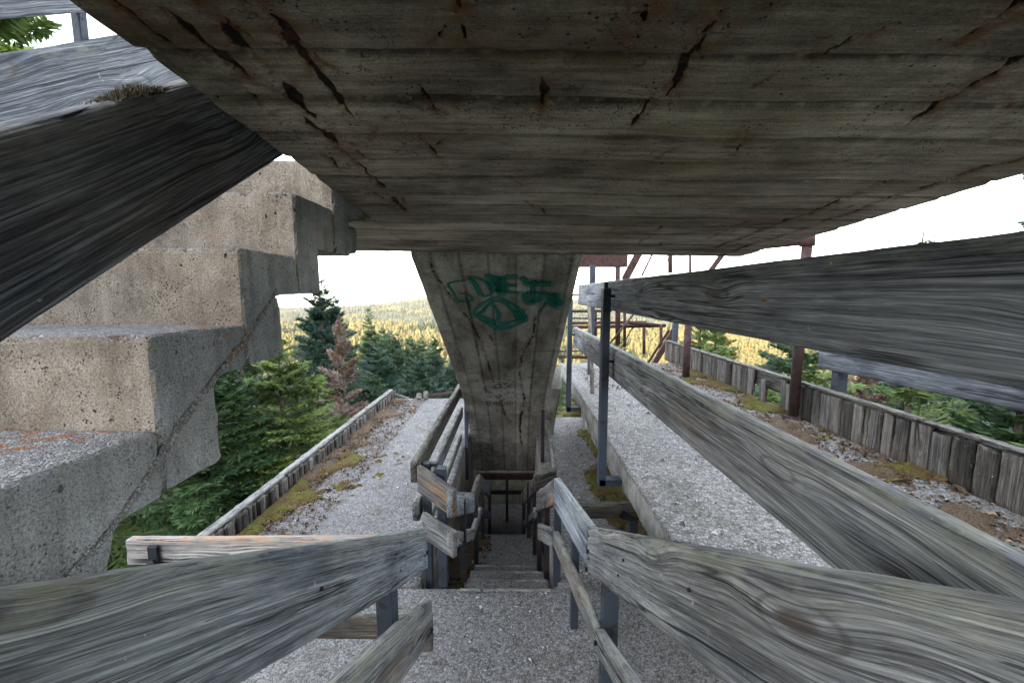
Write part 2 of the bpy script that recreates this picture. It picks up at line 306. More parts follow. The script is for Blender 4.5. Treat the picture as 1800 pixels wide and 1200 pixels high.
M['edge'] = cement('cast_concrete_pale', (0.24, 0.23, 0.20), (0.42, 0.40, 0.36), 0.45, 0.7, 0.0, 0.8)
M['olive'] = cement('damp_concrete_olive', (0.30, 0.30, 0.21), (0.48, 0.47, 0.34), 0.4, 0.5, 0.0, 0.7)
M['tan'] = cement('pit_concrete_tan', (0.34, 0.31, 0.26), (0.50, 0.46, 0.39), 0.4, 0.5, 0.0, 0.7)
M['soffit'] = formwork('board_marked_soffit', (0.115, 0.096, 0.078), (0.28, 0.243, 0.203), (0.49, 0.445, 0.39), 'X')
M['flight'] = formwork('board_marked_flight', (0.19, 0.183, 0.168), (0.35, 0.337, 0.308), (0.50, 0.485, 0.45), 'Y', 0.2, white=0.6)
M['steel'] = steel('blue_grey_steel', (0.026, 0.034, 0.046), (0.05, 0.038, 0.032), 0.1)
M['steel_black'] = steel('black_steel', (0.012, 0.014, 0.018), (0.06, 0.03, 0.02), 0.3)
M['pipe'] = steel('rusty_pipe', (0.045, 0.026, 0.027), (0.06, 0.034, 0.028), 0.5)
M['redsteel'] = steel('red_oxide_steel', (0.036, 0.016, 0.015), (0.05, 0.024, 0.018), 0.4)
M['needles'] = leafy('spruce_needles', (0.026, 0.062, 0.026), (0.052, 0.105, 0.042), (0.11, 0.165, 0.065))
M['needles_blue'] = leafy('spruce_needles_bluish', (0.024, 0.058, 0.038), (0.045, 0.095, 0.062), (0.085, 0.145, 0.095))
M['needles_light'] = leafy('spruce_needles_young', (0.07, 0.12, 0.03), (0.145, 0.20, 0.055), (0.26, 0.31, 0.09))
M['needles_dead'] = leafy('dead_needles', (0.13, 0.08, 0.062), (0.24, 0.155, 0.125), (0.38, 0.26, 0.21), 0.15)
M['gold'] = leafy('autumn_leaves', (0.10, 0.09, 0.02), (0.20, 0.16, 0.03), (0.30, 0.21, 0.04))
M['bark'] = bark('spruce_bark')

# ------------------------------------------------------------------ object helpers
def tag(o, label=None, cat=None, group=None, kind=None):
    if label: o['label'] = label
    if cat: o['category'] = cat
    if group: o['group'] = group
    if kind: o['kind'] = kind
    return o
def empty(name, loc, label=None, cat=None, group=None, kind=None, rz=0):
    o = bpy.data.objects.new(name, None); C.objects.link(o); o.location = loc; o.rotation_euler = (0, 0, rz)
    o.empty_display_size = 0.1
    return tag(o, label, cat, group, kind)
def link(name, me, mat=None, parent=None, smooth=False, local=False):
    o = bpy.data.objects.new(name, me); C.objects.link(o)
    if mat is not None and not me.materials: me.materials.append(mat)
    if smooth: me.polygons.foreach_set('use_smooth', [True] * len(me.polygons))
    if parent is not None:
        o.parent = parent
        if not local: o.matrix_parent_inverse = Matrix.LocRotScale(parent.location, parent.rotation_euler, None).inverted()
    return o
def mesh_np(name, V, F):
    me = bpy.data.meshes.new(name); V = np.asarray(V, dtype=np.float32); F = np.asarray(F, dtype=np.int32)
    k = F.shape[1]
    me.vertices.add(len(V)); me.vertices.foreach_set('co', V.ravel())
    me.loops.add(F.size); me.loops.foreach_set('vertex_index', F.ravel())
    me.polygons.add(len(F)); me.polygons.foreach_set('loop_start', np.arange(0, F.size, k, dtype=np.int32))
    me.polygons.foreach_set('loop_total', np.full(len(F), k, dtype=np.int32))
    me.update(calc_edges=True); return me

_perm = np.random.default_rng(3).random((64, 64, 64)).astype(np.float32)
def vnoise(p, scale=1.0, seed=0.0):
    q = np.asarray(p, dtype=np.float64) * scale + 31.7 + seed * 7.31
    i = np.floor(q).astype(int); t = q - i; t = t * t * (3 - 2 * t); i %= 64; j = (i + 1) % 64
    def g(a, b, c): return _perm[a, b, c]
    x0, y0, z0 = i.T; x1, y1, z1 = j.T; tx, ty, tz = t.T
    a = g(x0, y0, z0) * (1 - tx) + g(x1, y0, z0) * tx; b = g(x0, y1, z0) * (1 - tx) + g(x1, y1, z0) * tx
    c = g(x0, y0, z1) * (1 - tx) + g(x1, y0, z1) * tx; d = g(x0, y1, z1) * (1 - tx) + g(x1, y1, z1) * tx
    return (a * (1 - ty) + b * ty) * (1 - tz) + (c * (1 - ty) + d * ty) * tz
def fbm(p, scale, oct=4, seed=0.0):
    s = 0; a = 1; tot = 0
    for k in range(oct):
        s = s + a * vnoise(p, scale * 2 ** k, seed + k * 3.1); tot += a; a *= 0.5
    return s / tot

def grid_box(x0, x1, y0, y1, z0, z1, step=0.05, wear=0.004, bevel=0.008, seed=0.0, maxn=60):
    """closed box of gridded faces with worn, uneven edges"""
    nx, ny, nz = [max(2, min(maxn, int(math.ceil(abs(b - a) / step)))) for a, b in ((x0, x1), (y0, y1), (z0, z1))]
    def ax(a, b, n):
        t = np.linspace(a, b, n + 1); e = min(bevel, abs(b - a) * 0.3)
        return np.concatenate([[t[0], t[0] + e], t[1:-1], [t[-1] - e, t[-1]]]) if n > 1 else np.array([a, a + e, b - e, b])
    X, Y, Z = ax(x0, x1, nx), ax(y0, y1, ny), ax(z0, z1, nz)
    verts = {}; V = []; F = []
    def vid(i, j, k):
        key = (i, j, k)
        if key not in verts: verts[key] = len(V); V.append((X[i], Y[j], Z[k]))
        return verts[key]
    a, b, c = len(X) - 1, len(Y) - 1, len(Z) - 1
    for i in range(a):
        for j in range(b):
            F.append((vid(i, j, 0), vid(i, j + 1, 0), vid(i + 1, j + 1, 0), vid(i + 1, j, 0)))
            F.append((vid(i, j, c), vid(i + 1, j, c), vid(i + 1, j + 1, c), vid(i, j + 1, c)))
    for i in range(a):
        for k in range(c):
            F.append((vid(i, 0, k), vid(i + 1, 0, k), vid(i + 1, 0, k + 1), vid(i, 0, k + 1)))
            F.append((vid(i, b, k), vid(i, b, k + 1), vid(i + 1, b, k + 1), vid(i + 1, b, k)))
    for j in range(b):
        for k in range(c):
            F.append((vid(0, j, k), vid(0, j, k + 1), vid(0, j + 1, k + 1), vid(0, j + 1, k)))
            F.append((vid(a, j, k), vid(a, j + 1, k), vid(a, j + 1, k + 1), vid(a, j, k + 1)))
    V = np.array(V)
    lo = np.array([x0, y0, z0]); hi = np.array([x1, y1, z1])
    on = ((V <= lo + 1e-6).astype(int) - (V >= hi - 1e-6).astype(int))       # +1 at low face, -1 at high face
    cnt = np.abs(on).sum(1)
    n = fbm(V, 18.0, 3, seed)
    chip = np.clip(fbm(V, 30.0, 2, seed + 5) - 0.58, 0, 1) * 5 * wear
    V = V + on * ((cnt >= 2)[:, None] * (bevel * 0.45 + chip[:, None] * 2.0)) + on * ((n - 0.5) * wear)[:, None]
    return V, np.array(F)
def block(name, x0, x1, y0, y1, z0, z1, mat, parent=None, step=0.06, wear=0.006, bevel=0.008, label=None, cat=None, kind=None, group=None, maxn=60):
    V, F = grid_box(x0, x1, y0, y1, z0, z1, step, wear, bevel, seed=x0 + y0 * 3 + z0 * 7, maxn=maxn)
    return tag(link(name, mesh_np(name, V, F), mat, parent), label, cat, group, kind)

def board(name, p0, p1, h, t, mat, parent=None, seed=None, side=1, wear=0.004, label=None, cut=0.0):
    """a plank whose top front edge runs p0 -> p1; it hangs h down and is t thick towards the left (side=1) or right (side=-1) of that direction"""
    p0, p1 = Vector(p0), Vector(p1); d = p1 - p0; L = d.length
    hor = math.hypot(d.x, d.y); pitch = math.atan2(d.z, hor); yaw = math.atan2(d.y, d.x)
    hh = h * math.cos(pitch)
    y0, y1 = (0, t) if side > 0 else (-t, 0)
    sd_ = (seed if seed is not None else random.random() * 50)
    V, F = grid_box(0, L, y0, y1, -hh, 0, 0.035, wear, 0.006, seed=sd_, maxn=90)
    bend = (fbm(np.c_[V[:, 0], np.zeros((len(V), 2))], 1.1, 2, sd_ + 9) - 0.5)
    V[:, 1] += bend * 0.012; V[:, 2] += bend * 0.008
    split = (fbm(np.c_[V[:, 2] * 60, np.zeros((len(V), 2)) + sd_], 1.0, 2, sd_) - 0.5)
    endm = np.minimum(V[:, 0], L - V[:, 0]) < 0.004
    V[:, 0] += np.where(endm, split * 0.02, 0)
    V[:, 0] += V[:, 2] * math.tan(pitch)
    if cut: V[:, 0] += np.where(V[:, 0] > L * 0.5, 0, -V[:, 2] * cut)
    o = link(name, mesh_np(name, V, F), mat, parent)
    o.matrix_world = Matrix.LocRotScale(p0, Euler((0, -pitch, yaw)), None) if parent is None else o.matrix_world
    if parent is not None:
        o.matrix_parent_inverse = Matrix.LocRotScale(parent.location, parent.rotation_euler, None).inverted()
        o.location = p0; o.rotation_euler = (0, -pitch, yaw)
    if label: o['label'] = label
    return o

def bar(name, p0, p1, wx, wy, mat, parent=None, bevel=0.003, hollow=False):
    """box bar between two points; section wx (horizontal) by wy"""
    p0, p1 = Vector(p0), Vector(p1); d = p1 - p0; L = d.length
    bm = bmesh.new()
    bmesh.ops.create_cube(bm, size=1.0, matrix=Matrix.Translation((0, 0, L / 2)) @ Matrix.Diagonal((wx, wy, L, 1)))
    bmesh.ops.bevel(bm, geom=bm.edges[:], offset=min(bevel, wx * 0.2, wy * 0.2), segments=1, affect='EDGES')
    me = bpy.data.meshes.new(name); bm.to_mesh(me); bm.free()
    o = link(name, me, mat, parent)
    z = d.normalized()
    xx = Vector((1, 0, 0)) if abs(z.x) < 0.9 else Vector((0, 1, 0))
    yy = z.cross(xx).normalized(); xx = yy.cross(z).normalized()
    o.location = p0; o.rotation_euler = Matrix((xx, yy, z)).transposed().to_euler()
    return o
def pipe(name, p0, p1, r, mat, parent=None, n=14, r2=None):
    p0, p1 = Vector(p0), Vector(p1); d = p1 - p0
    bm = bmesh.new()
    bmesh.ops.create_cone(bm, cap_ends=True, segments=n, radius1=r, radius2=r if r2 is None else r2, depth=d.length, matrix=Matrix.Translation((0, 0, d.length / 2)))
    me = bpy.data.meshes.new(name); bm.to_mesh(me); bm.free()
    for f in me.polygons: f.use_smooth = len(f.vertices) == 4
    o = link(name, me, mat, parent); o.location = p0; o.rotation_euler = d.to_track_quat('Z', 'Y').to_euler()
    return o
def bolt(loc, axis, parent, r=0.011):
    a = Vector(axis); return pipe('bolt', Vector(loc), Vector(loc) + a * 0.012, r, M['steel_black'], parent, n=6)

# ------------------------------------------------------------------ terrain (a forested slope falling away, a valley, a far ridge; the hill rises behind)
def ground_z(x, y):
    x = np.asarray(x, float); y = np.asarray(y, float)
    z = np.where(y < 0, -7.0 - 0.17 * y, -7.0 - 0.235 * y)
    z = np.where(y > 240, -63.4 - (y - 240) * 0.024, z)
    z = np.where(y > 900, -79.2 - (y - 900) * 0.12, z)
    zf = -150 + (np.clip((y - 1500) / 1500, 0, 1) ** 0.8) * (34 + 88 * np.exp(-((np.minimum(x, -430) + 430) / 620) ** 2) * np.exp(-((np.maximum(x, -430) + 430) / 1500) ** 2))
    z = np.where(y > 1500, zf, z); z = np.where(y > 3000, zf - (y - 3000) * 0.05, z)
    z = np.where(y < -70, 4.9 - 0.05 * (-70 - y), z)
    d = np.hypot(x, y)
    p = np.stack([x.ravel(), y.ravel(), np.zeros(x.size)], 1)
    n = (fbm(p, 1 / 260., 4, 2.0).reshape(x.shape) - 0.5)
    n2 = (fbm(p, 1 / 22., 3, 4.0).reshape(x.shape) - 0.5)
    n3 = (fbm(p, 1 / 900., 3, 8.0).reshape(x.shape) - 0.5)
    z = z + n * np.clip((d - 90) / 500, 0, 1) * 34 + n2 * np.clip((d - 4) / 20, 0, 1) * 1.6 + n3 * np.clip((d - 1400) / 1600, 0, 1) * 34
    return z
def polar_sheet():
    rr = np.concatenate([[0.0], np.geomspace(2.0, 9000, 150)]); th = np.linspace(0, 2 * np.pi, 241)[:-1]
    Rr, T = np.meshgrid(rr, th, indexing='ij'); X, Y = Rr * np.sin(T), Rr * np.cos(T); Z = ground_z(X, Y)
    V = np.stack([X.ravel(), Y.ravel(), Z.ravel()], 1); n = len(th); F = []
    i, j = np.meshgrid(np.arange(len(rr) - 1), np.arange(n), indexing='ij'); j2 = (j + 1) % n
    F = np.stack([(i * n + j).ravel(), (i * n + j2).ravel(), ((i + 1) * n + j2).ravel(), ((i + 1) * n + j).ravel()], 1)
    return V, F
s = N('forest_floor'); n = s.noise(s.obj, 0.8, 6.0, 0.65); nb = s.noise(s.obj, 0.01, 4.0)
mat = s.out(s.mix(s.step(nb, 0.4, 0.6), s.ramp(n, [(0.35, (0.035, 0.028, 0.016)), (0.65, (0.075, 0.075, 0.03))]), s.ramp(n, [(0.35, (0.03, 0.045, 0.02)), (0.65, (0.12, 0.11, 0.05))])), s.bump(n, 0.6, 0.3))
V, F = polar_sheet()
tag(link('ground', mesh_np('ground', V, F[:, ::-1]), mat, smooth=True), 'forested mountainside falling away to a valley and far ridge', kind='structure')

# ------------------------------------------------------------------ soffit meshes with recessed cracks
def soffit_mesh(name, x0, x1, y0, y1, zf, dx, dy, pitch, axis, cracks, lime=(), stain_shade=(), seed=0.0, thick=0.2, ragged=0.012):
    """underside as a fine sheet (plank steps, joints, cracks are real relief) + sides and top; local coords"""
    nx, ny = int((x1 - x0) / dx), int((y1 - y0) / dy)
    xs, ys = np.linspace(x0, x1, nx + 1), np.linspace(y0, y1, ny + 1)
    X, Y = np.meshgrid(xs, ys, indexing='ij'); P0 = np.stack([X.ravel(), Y.ravel(), X.ravel() * 0], 1)
    across = (Y if axis == 'X' else X) + (fbm(P0 * ([1, 0, 1] if axis == 'X' else [0, 1, 1]), 0.8, 2, seed).reshape(X.shape) - 0.5) * 0.01
    k = across / pitch; idx = np.floor(k).astype(int); fr = k - idx
    rs = np.random.default_rng(11).random(400)
    lvl = rs[idx % 400] * 0.007
    near = np.floor(k + .5).astype(int); wj = 0.2 + 0.8 * rs[(near * 7 + 3) % 400]; dj = np.minimum(fr, 1 - fr) * pitch
    ln_ = fbm(P0 * ([1, 0, 1] if axis == 'X' else [0, 1, 1]) + np.stack([near.ravel() * 3.7] * 3, 1) * ([0, 1, 0]), 3.0, 3, seed + 8).reshape(X.shape)
    jw = np.clip(ln_ * 2.2 - .55, .15, 1.2) * wj; joint_a = np.clip(1.5 - dj / (.009 + .005 * jw), 0, 1) * np.clip(jw * 1.3, .6, 1)
    joint = joint_a * 0.008
    up = lvl + joint + (fbm(P0, 14.0, 3, seed).reshape(X.shape) - 0.5) * 0.006 + (fbm(P0, 2.0, 2, seed + 3).reshape(X.shape) - 0.5) * 0.012
    crack = np.zeros_like(X); rust = np.zeros_like(X)
    for (pts, wd) in cracks:
        pts = np.array(pts); yy = pts[:, 1]; o = np.argsort(yy)
        cx = np.interp(Y, yy[o], pts[o, 0]); inside = (Y >= yy.min()) & (Y <= yy.max())
        sd2 = seed + pts[0, 0] * 13
        py = np.stack([Y.ravel(), Y.ravel() * 0, Y.ravel() * 0], 1)
        cx = cx + (fbm(py, 9.0, 5, sd2).reshape(X.shape) - 0.5) * 0.045 + (vnoise(P0, 70.0, sd2).reshape(X.shape) - .5) * .006
        ww = wd * .72 * np.clip(fbm(py, 16.0, 4, sd2 + 2).reshape(X.shape) * 5.0 - 1.75, 0.10, 2.0)
        endf = np.clip(np.minimum(Y - yy.min(), yy.max() - Y) / 0.05, 0.15, 1)
        d = np.abs(X - cx); ww = ww * endf
        crack = np.maximum(crack, inside * np.clip(1.25 - d / (ww + 1e-4), 0, 1))
        rust = np.maximum(rust, inside * np.exp(-(d / (wd * 2.6)) ** 2) * 0.9)
    up = up + crack * 0.014
    li = np.zeros_like(X)
    for (cx, cy, rx, ry) in lime: li = np.maximum(li, np.clip(1.3 - ((X - cx) / rx) ** 2 - ((Y - cy) / ry) ** 2, 0, 1))
    so = np.zeros_like(X)
    for (cx, cy, rx, ry, a) in stain_shade: so = np.maximum(so, a * np.clip(1.2 - ((X - cx) / rx) ** 2 - ((Y - cy) / ry) ** 2, 0, 1))
    # ragged outline
    e = (fbm(np.stack([Y.ravel() * 7, X.ravel() * 0, X.ravel() * 0], 1), 1.0, 3, seed + 5).reshape(X.shape) - 0.5) * ragged
    Xo = X.copy(); Xo[0, :] += e[0, :]; Xo[-1, :] += e[-1, :]
    Z = zf(X, Y) + up
    V = np.stack([Xo.ravel(), Y.ravel(), Z.ravel()], 1)
    i, j = np.meshgrid(np.arange(nx), np.arange(ny), indexing='ij'); w_ = ny + 1
    F = np.stack([(i * w_ + j).ravel(), (i * w_ + j + 1).ravel(), ((i + 1) * w_ + j + 1).ravel(), ((i + 1) * w_ + j).ravel()], 1)
    # perimeter extruded up to the top
    per = [(a, 0) for a in range(nx)] + [(nx, b) for b in range(ny)] + [(a, ny) for a in range(nx, 0, -1)] + [(0, b) for b in range(ny, 0, -1)]
    base = len(V); ids = np.array([a * w_ + b for a, b in per])
    top = V[ids].copy(); top[:, 2] += thick
    Fs = np.stack([ids, np.roll(ids, -1), base + np.roll(np.arange(len(ids)), -1), base + np.arange(len(ids))], 1)
    c = [0, nx, nx + ny, 2 * nx + ny]
    Ft = np.array([[base + c[0], base + c[1], base + c[2], base + c[3]]])
    me = mesh_np(name, np.concatenate([V, top]), np.concatenate([F, Fs, Ft]))
    tot = base + len(top)
    for nm, arr in (('crack', crack), ('rust', rust), ('joint', joint_a), ('lime', li), ('stain_shade', so)):
        a = me.attributes.new(nm, 'FLOAT', 'POINT'); b = np.zeros(tot, dtype=np.float32); b[:base] = arr.ravel(); a.data.foreach_set('value', b)
    return me

SLZ = lambda X, Y: 0.27 + 0.07 * (2.9 - Y) - .013 * (X + .14)
cr = []
def cl(x, y0, y1, wd, dx=0.0): cr.append(([(x, y0), (x + dx, y1)], wd))
cl(-.60, .45, .80, .012); cl(-.54, .40, .90, .012); cl(-.50, .95, 1.25, .008); cl(-.48, .62, 1.52, .013); cl(-.475, 1.58, 1.86, .014); cl(-.385, .42, 1.02, .013)
cl(-.30, .42, .56, .010); cl(-.44, 1.15, 1.30, .007); cl(-.56, 1.2, 1.38, .008); cl(-.09, .46, .76, .012); cl(.045, .40, .60, .013); cl(.05, .86, .98, .009); cl(.13, .42, .62, .011)
cl(.20, .64, .74, .016); cl(.22, .42, .60, .016); cl(.305, .62, .92, .015); cl(.29, .92, 1.06, .010, -.02); cl(.42, .40, .60, .014); cl(.55, .70, .80, .018); cl(.56, 1.02, 1.2, .014, .04)
cl(.70, .45, .75, .015, .04); cl(.88, .55, 1.02, .014, .03); cl(1.22, 1.38, 2.62, .013); cl(1.39, 1.0, 2.9, .012); cl(1.05, 1.9, 2.3, .006); cl(-.25, 1.1, 1.35, .005, .04); cl(.7, 2.0, 2.5, .004, .03)
rk_ = random.Random(4)
for _ in range(46):
    x_, y_ = rk_.uniform(-.6, 1.45), .45 + 2.3 * rk_.random() ** 1.4; L_ = rk_.uniform(.03, .16)
    cl(x_, y_, y_ + L_, rk_.uniform(.0025, .006), rk_.uniform(-.06, .06))
upper = empty('landing_slab', (0.4, 1.2, 0.4), 'dark board-marked concrete landing slab overhead with rusty cracks', 'concrete slab')
me = soffit_mesh('slab', -.67, 1.56, -.9, 2.9, SLZ, 0.0055, 0.0075, 0.157, 'X', cr,
                 lime=((.05, 2.72, .22, .14), (-.15, 2.5, .2, .12), (.35, 2.8, .25, .1)), stain_shade=((-.62, .5, .25, .7, .85), (1.25, .5, .8, .7, .9), (.3, .25, 2.2, .55, .95), (.9, 1.2, .35, .3, .5), (-.2, 1.5, .3, .15, .5)), seed=1.0, thick=.22)
link('slab_body', me, M['soffit'], upper)
me = soffit_mesh('slab_wing', -1.385, -.674, 1.95, 2.9, lambda X, Y: SLZ(X, Y) + .004, 0.015, 0.015, 0.157, 'X', [], seed=3.0, thick=.2)
link('slab_wing', me, M['soffit'], upper)
block('slab_nosing', -1.0, -.676, 1.90, 1.946, .33, .56, M['edge'], upper, 0.03, 0.02, 0.01)
block('slab_corbel', -.80, -.735, 1.74, 1.93, .18, .30, M['side'], upper, 0.03, 0.01)

# the flight that comes down from the slab: board-marked soffit with graffiti
FL = lambda X, Y: .265 - .631 * (Y - 2.9)
Lc = [(-.62, 2.90), (-.60, 3.15), (-.53, 3.35), (-.43, 3.65), (-.38, 3.9), (-.33, 4.3), (-.31, 4.7), (-.27, 5.3)]
Rc = [(.27, 3.42), (.16, 3.75), (.17, 4.0), (.07, 4.35), (.05, 4.7), (.08, 5.3)]
flight = empty('stair_flight_overhead', (-.14, 4, -.5), 'tapering concrete stair underside with green graffiti hanging below the landing', 'stair underside')
me = soffit_mesh('flight_soffit', -.735, .46, 2.904, 5.3, FL, 0.012, 0.012, 0.2, 'Y', [(Lc, .009), (Rc, .009), ([(-.25, 3.95), (-.22, 4.2)], .006), ([(.13, 4.0), (.12, 4.3)], .006)],
                 lime=((-.6, 3.0, .1, .12), (-.3, 2.95, .1, .12), (-.12, 5.2, .32, .22)), seed=5.0, thick=.3, ragged=.01)
link('flight_soffit', me, M['flight'], flight)
F2 = lambda X, Y: -1.117 - .631 * (Y - 5.104) - .23 * (Y - 5.104) ** 2
Lc2 = [(-.27, 5.3), (-.22, 5.5), (-.17, 5.9), (-.10, 6.1)]; Rc2 = [(.08, 5.3), (.12, 5.5), (.09, 5.9), (.07, 6.2), (.1, 6.6)]
me = soffit_mesh('flight_foot', -.735, .60, 5.304, 7.0, F2, 0.014, 0.014, 0.2, 'Y', [(Lc2, .012), (Rc2, .016)],
                 lime=((-.12, 5.4, .3, .2),), stain_shade=((-.55, 6.5, .4, .65, .75), (.1, 6.9, 1.0, .4, .5)), seed=6.0, thick=.3, ragged=.01)  # shadow on the lower part of the foot is put into its colour
link('flight_foot', me, M['flight'], flight)

# graffiti: sprayed strokes lying 3 mm below the soffit, soft edged
def spray(name, col, soft=0.45):
    s = N(name); u = s.n('ShaderNodeUVMap').outputs[0]; ux, uy, _ = s.sep(u)
    d = s.math('ABSOLUTE', s.math('SUBTRACT', uy, 0.5))
    a = s.step(s.math('ADD', d, s.math('MULTIPLY', s.math('SUBTRACT', s.noise(s.obj, 70.0, 3.0, 0.7), 0.5), 0.25)), 0.47, 0.47 - soft)
    a = s.math('MULTIPLY', a, s.math('ADD', 0.72, s.math('MULTIPLY', s.noise(s.obj, 25.0, 3.0), 0.4)), clamp=True)
    tr = s.n('ShaderNodeBsdfTransparent'); mx = s.n('ShaderNodeMixShader'); s.put(mx.inputs[0], a)
    s.put(s.b.inputs['Base Color'], s.mix(s.noise(s.obj, 30.0), col, tuple(c * 0.6 for c in col)))
    s.t.links.new(tr.outputs[0], mx.inputs[1]); s.t.links.new(s.b.outputs[0], mx.inputs[2])
    s.t.links.new(mx.outputs[0], s.t.nodes['Material Output'].inputs[0]); return s.m
M['spray'] = spray('teal_spray_paint', (0.0, 0.22, 0.17)); M['spray_soft'] = spray('teal_spray_paint_faint', (0.01, 0.22, 0.17), 0.47)
M['spray_white'] = spray('white_marker_paint', (0.55, 0.56, 0.55), 0.3)
fx = 720.0; cp, sp = math.cos(R(PITCH)), math.sin(R(PITCH)); cy_, sy_ = math.cos(R(-YAW)), math.sin(R(-YAW))
def pray(u, v):                     # viewing ray of a photograph pixel, to read the strokes' places on the soffit
    x = (u - 900) / fx; z = -(v - 600) / fx; Y = cp + z * sp; Z = -sp + z * cp
    return Vector((x * cy_ + Y * sy_, -x * sy_ + Y * cy_, Z))
def on_flight(u, v, lift=0.005, foot=False):
    r = pray(u, v)
    if not foot: t = (.265 + .631 * 2.9) / (r.z + .631 * r.y)
    else:
        t = 5.4
        for _ in range(30):
            y_ = r.y * t; t += ((-1.127 - .631 * (y_ - 5.104) - .23 * (y_ - 5.104) ** 2) - r.z * t) / (r.z + .8 * r.y) * .8
    nrm = Vector((0, -.631, -1)).normalized() if not foot else Vector((0, -.8, -1)).normalized()
    return r * t + nrm * lift
def stroke(name, pts, wpx, mat, parent, foot=False, closed=False, lift=0.006):
    P = [on_flight(u, v, lift, foot) for u, v in pts]
    nrm = Vector((0, -.631, -1)).normalized()
    if closed: P.append(P[0])
    Q = []
    for a in range(len(P) - 1):     # Catmull-Rom smoothing
        p0 = P[max(a - 1, 0)]; p1 = P[a]; p2 = P[a + 1]; p3 = P[min(a + 2, len(P) - 1)]
        for k in range(5):
            t = k / 5; Q.append(0.5 * ((2 * p1) + (p2 - p0) * t + (2 * p0 - 5 * p1 + 4 * p2 - p3) * t * t + (3 * p1 - p0 - 3 * p2 + p3) * t ** 3))
    Q.append(P[-1]); bm = bmesh.new(); uvl = bm.loops.layers.uv.new('UVMap'); rows = []
    for a, q in enumerate(Q):
        d = (Q[min(a + 1, len(Q) - 1)] - Q[max(a - 1, 0)]); sdv = d.cross(nrm).normalized() if d.length > 1e-6 else Vector((1, 0, 0))
        wd = wpx / fx * q.length * 0.5
        rows.append((bm.verts.new(q + sdv * wd), bm.verts.new(q - sdv * wd)))
    for a in range(len(rows) - 1):
        f = bm.faces.new((rows[a][0], rows[a][1], rows[a + 1][1], rows[a + 1][0]))
        for l, uv in zip(f.loops, ((a, 0), (a, 1), (a + 1, 1), (a + 1, 0))): l[uvl].uv = uv
    me = bpy.data.meshes.new(name); bm.to_mesh(me); bm.free(); return link(name, me, mat, parent)
def zg(x, y): return (740 + x / 6.4286, 460 + y / 6.4286)
G = [  # green letters and the eye, traced from the wall
 ([(510, 205), (400, 215), (310, 245), (360, 330), (430, 438), (580, 425), (540, 370), (440, 350)], 5, 'spray'),
 ([(530, 175), (600, 230), (650, 320), (675, 380)], 9, 'spray'), ([(530, 172), (640, 185), (730, 225), (790, 300), (800, 350), (710, 385), (680, 350)], 6, 'spray'),
 ([(710, 155), (780, 160), (850, 185), (960, 170)], 11, 'spray'), ([(770, 190), (810, 260), (835, 340)], 12, 'spray_soft'), ([(910, 165), (905, 260), (925, 350)], 14, 'spray'),
 ([(850, 215), (900, 240), (900, 330), (850, 345)], 13, 'spray_soft'), ([(950, 165), (1030, 165), (1095, 160)], 9, 'spray_soft'), ([(930, 265), (1090, 262)], 9, 'spray'), ([(930, 345), (1020, 342), (1110, 350)], 9, 'spray'),
 ([(1130, 160), (1165, 200), (1200, 245), (1270, 250)], 9, 'spray_soft'), ([(1265, 200), (1262, 300), (1265, 450)], 9, 'spray'), ([(1250, 215), (1330, 240), (1470, 245)], 11, 'spray_soft'),
 ([(1180, 340), (1290, 345), (1400, 345)], 8, 'spray'), ([(1180, 345), (1180, 400), (1220, 455), (1290, 445), (1340, 400)], 12, 'spray_soft'), ([(1300, 390), (1400, 380), (1580, 370)], 9, 'spray_soft'),
 ([(1480, 350), (1500, 420), (1540, 480), (1490, 520)], 13, 'spray_soft'), ([(1400, 440), (1500, 455), (1590, 420)], 14, 'spray_soft'),
 ([(580, 570), (680, 480), (800, 410), (900, 405), (1000, 450), (1110, 530), (1190, 650), (1100, 690)], 7, 'spray'),
 ([(580, 570), (620, 610), (740, 680), (840, 740), (900, 760), (1000, 740), (1100, 690)], 8, 'spray'),
 ([(600, 590), (690, 560), (760, 480), (850, 435), (930, 450), (1020, 530), (1080, 590), (1110, 660)], 8, 'spray'),
 ([(640, 590), (740, 630), (850, 670), (950, 680), (1100, 655)], 8, 'spray'),
 ([(700, 640), (800, 700), (900, 725), (1010, 700)], 8, 'spray_soft'), ([(815, 475), (855, 540), (880, 590), (870, 655)], 8, 'spray'), ([(1100, 540), (1130, 620), (1180, 640)], 13, 'spray_soft')]
for pts, wd, mt in G: stroke('graffiti_stroke', [zg(*q) for q in pts], wd * (2.5 if mt == 'spray_soft' else 1.75), M[mt], flight)
rs_ = random.Random(5)
for k in range(26):
    u = 850 + rs_.random() * 68; v = 684 + rs_.random() * 18
    pts = [(u + math.cos(a * 1.1 + k) * (3 + rs_.random() * 7), v + math.sin(a * 1.3 + k) * (1.5 + rs_.random() * 3)) for a in range(5)]
    stroke('tag_stroke', pts, 3.0, M['spray_white'], flight, foot=True, lift=0.012)
for pts in ([(880, 671), (893, 681), (905, 678)], [(905, 662), (892, 674), (880, 682)], [(852, 690), (866, 694), (860, 702), (848, 700)], [(905, 690), (925, 686), (928, 694), (908, 696)]):
    stroke('tag_stroke', pts, 4.0, M['spray_white'], flight, foot=True, lift=0.012)
for u in (857, 869, 878, 888, 897):
    stroke('tag_stroke', [(u, 705), (u + 4, 705), (u + 4, 710), (u, 710)], 1.2, M['steel_black'], flight, foot=True, closed=True, lift=0.012)

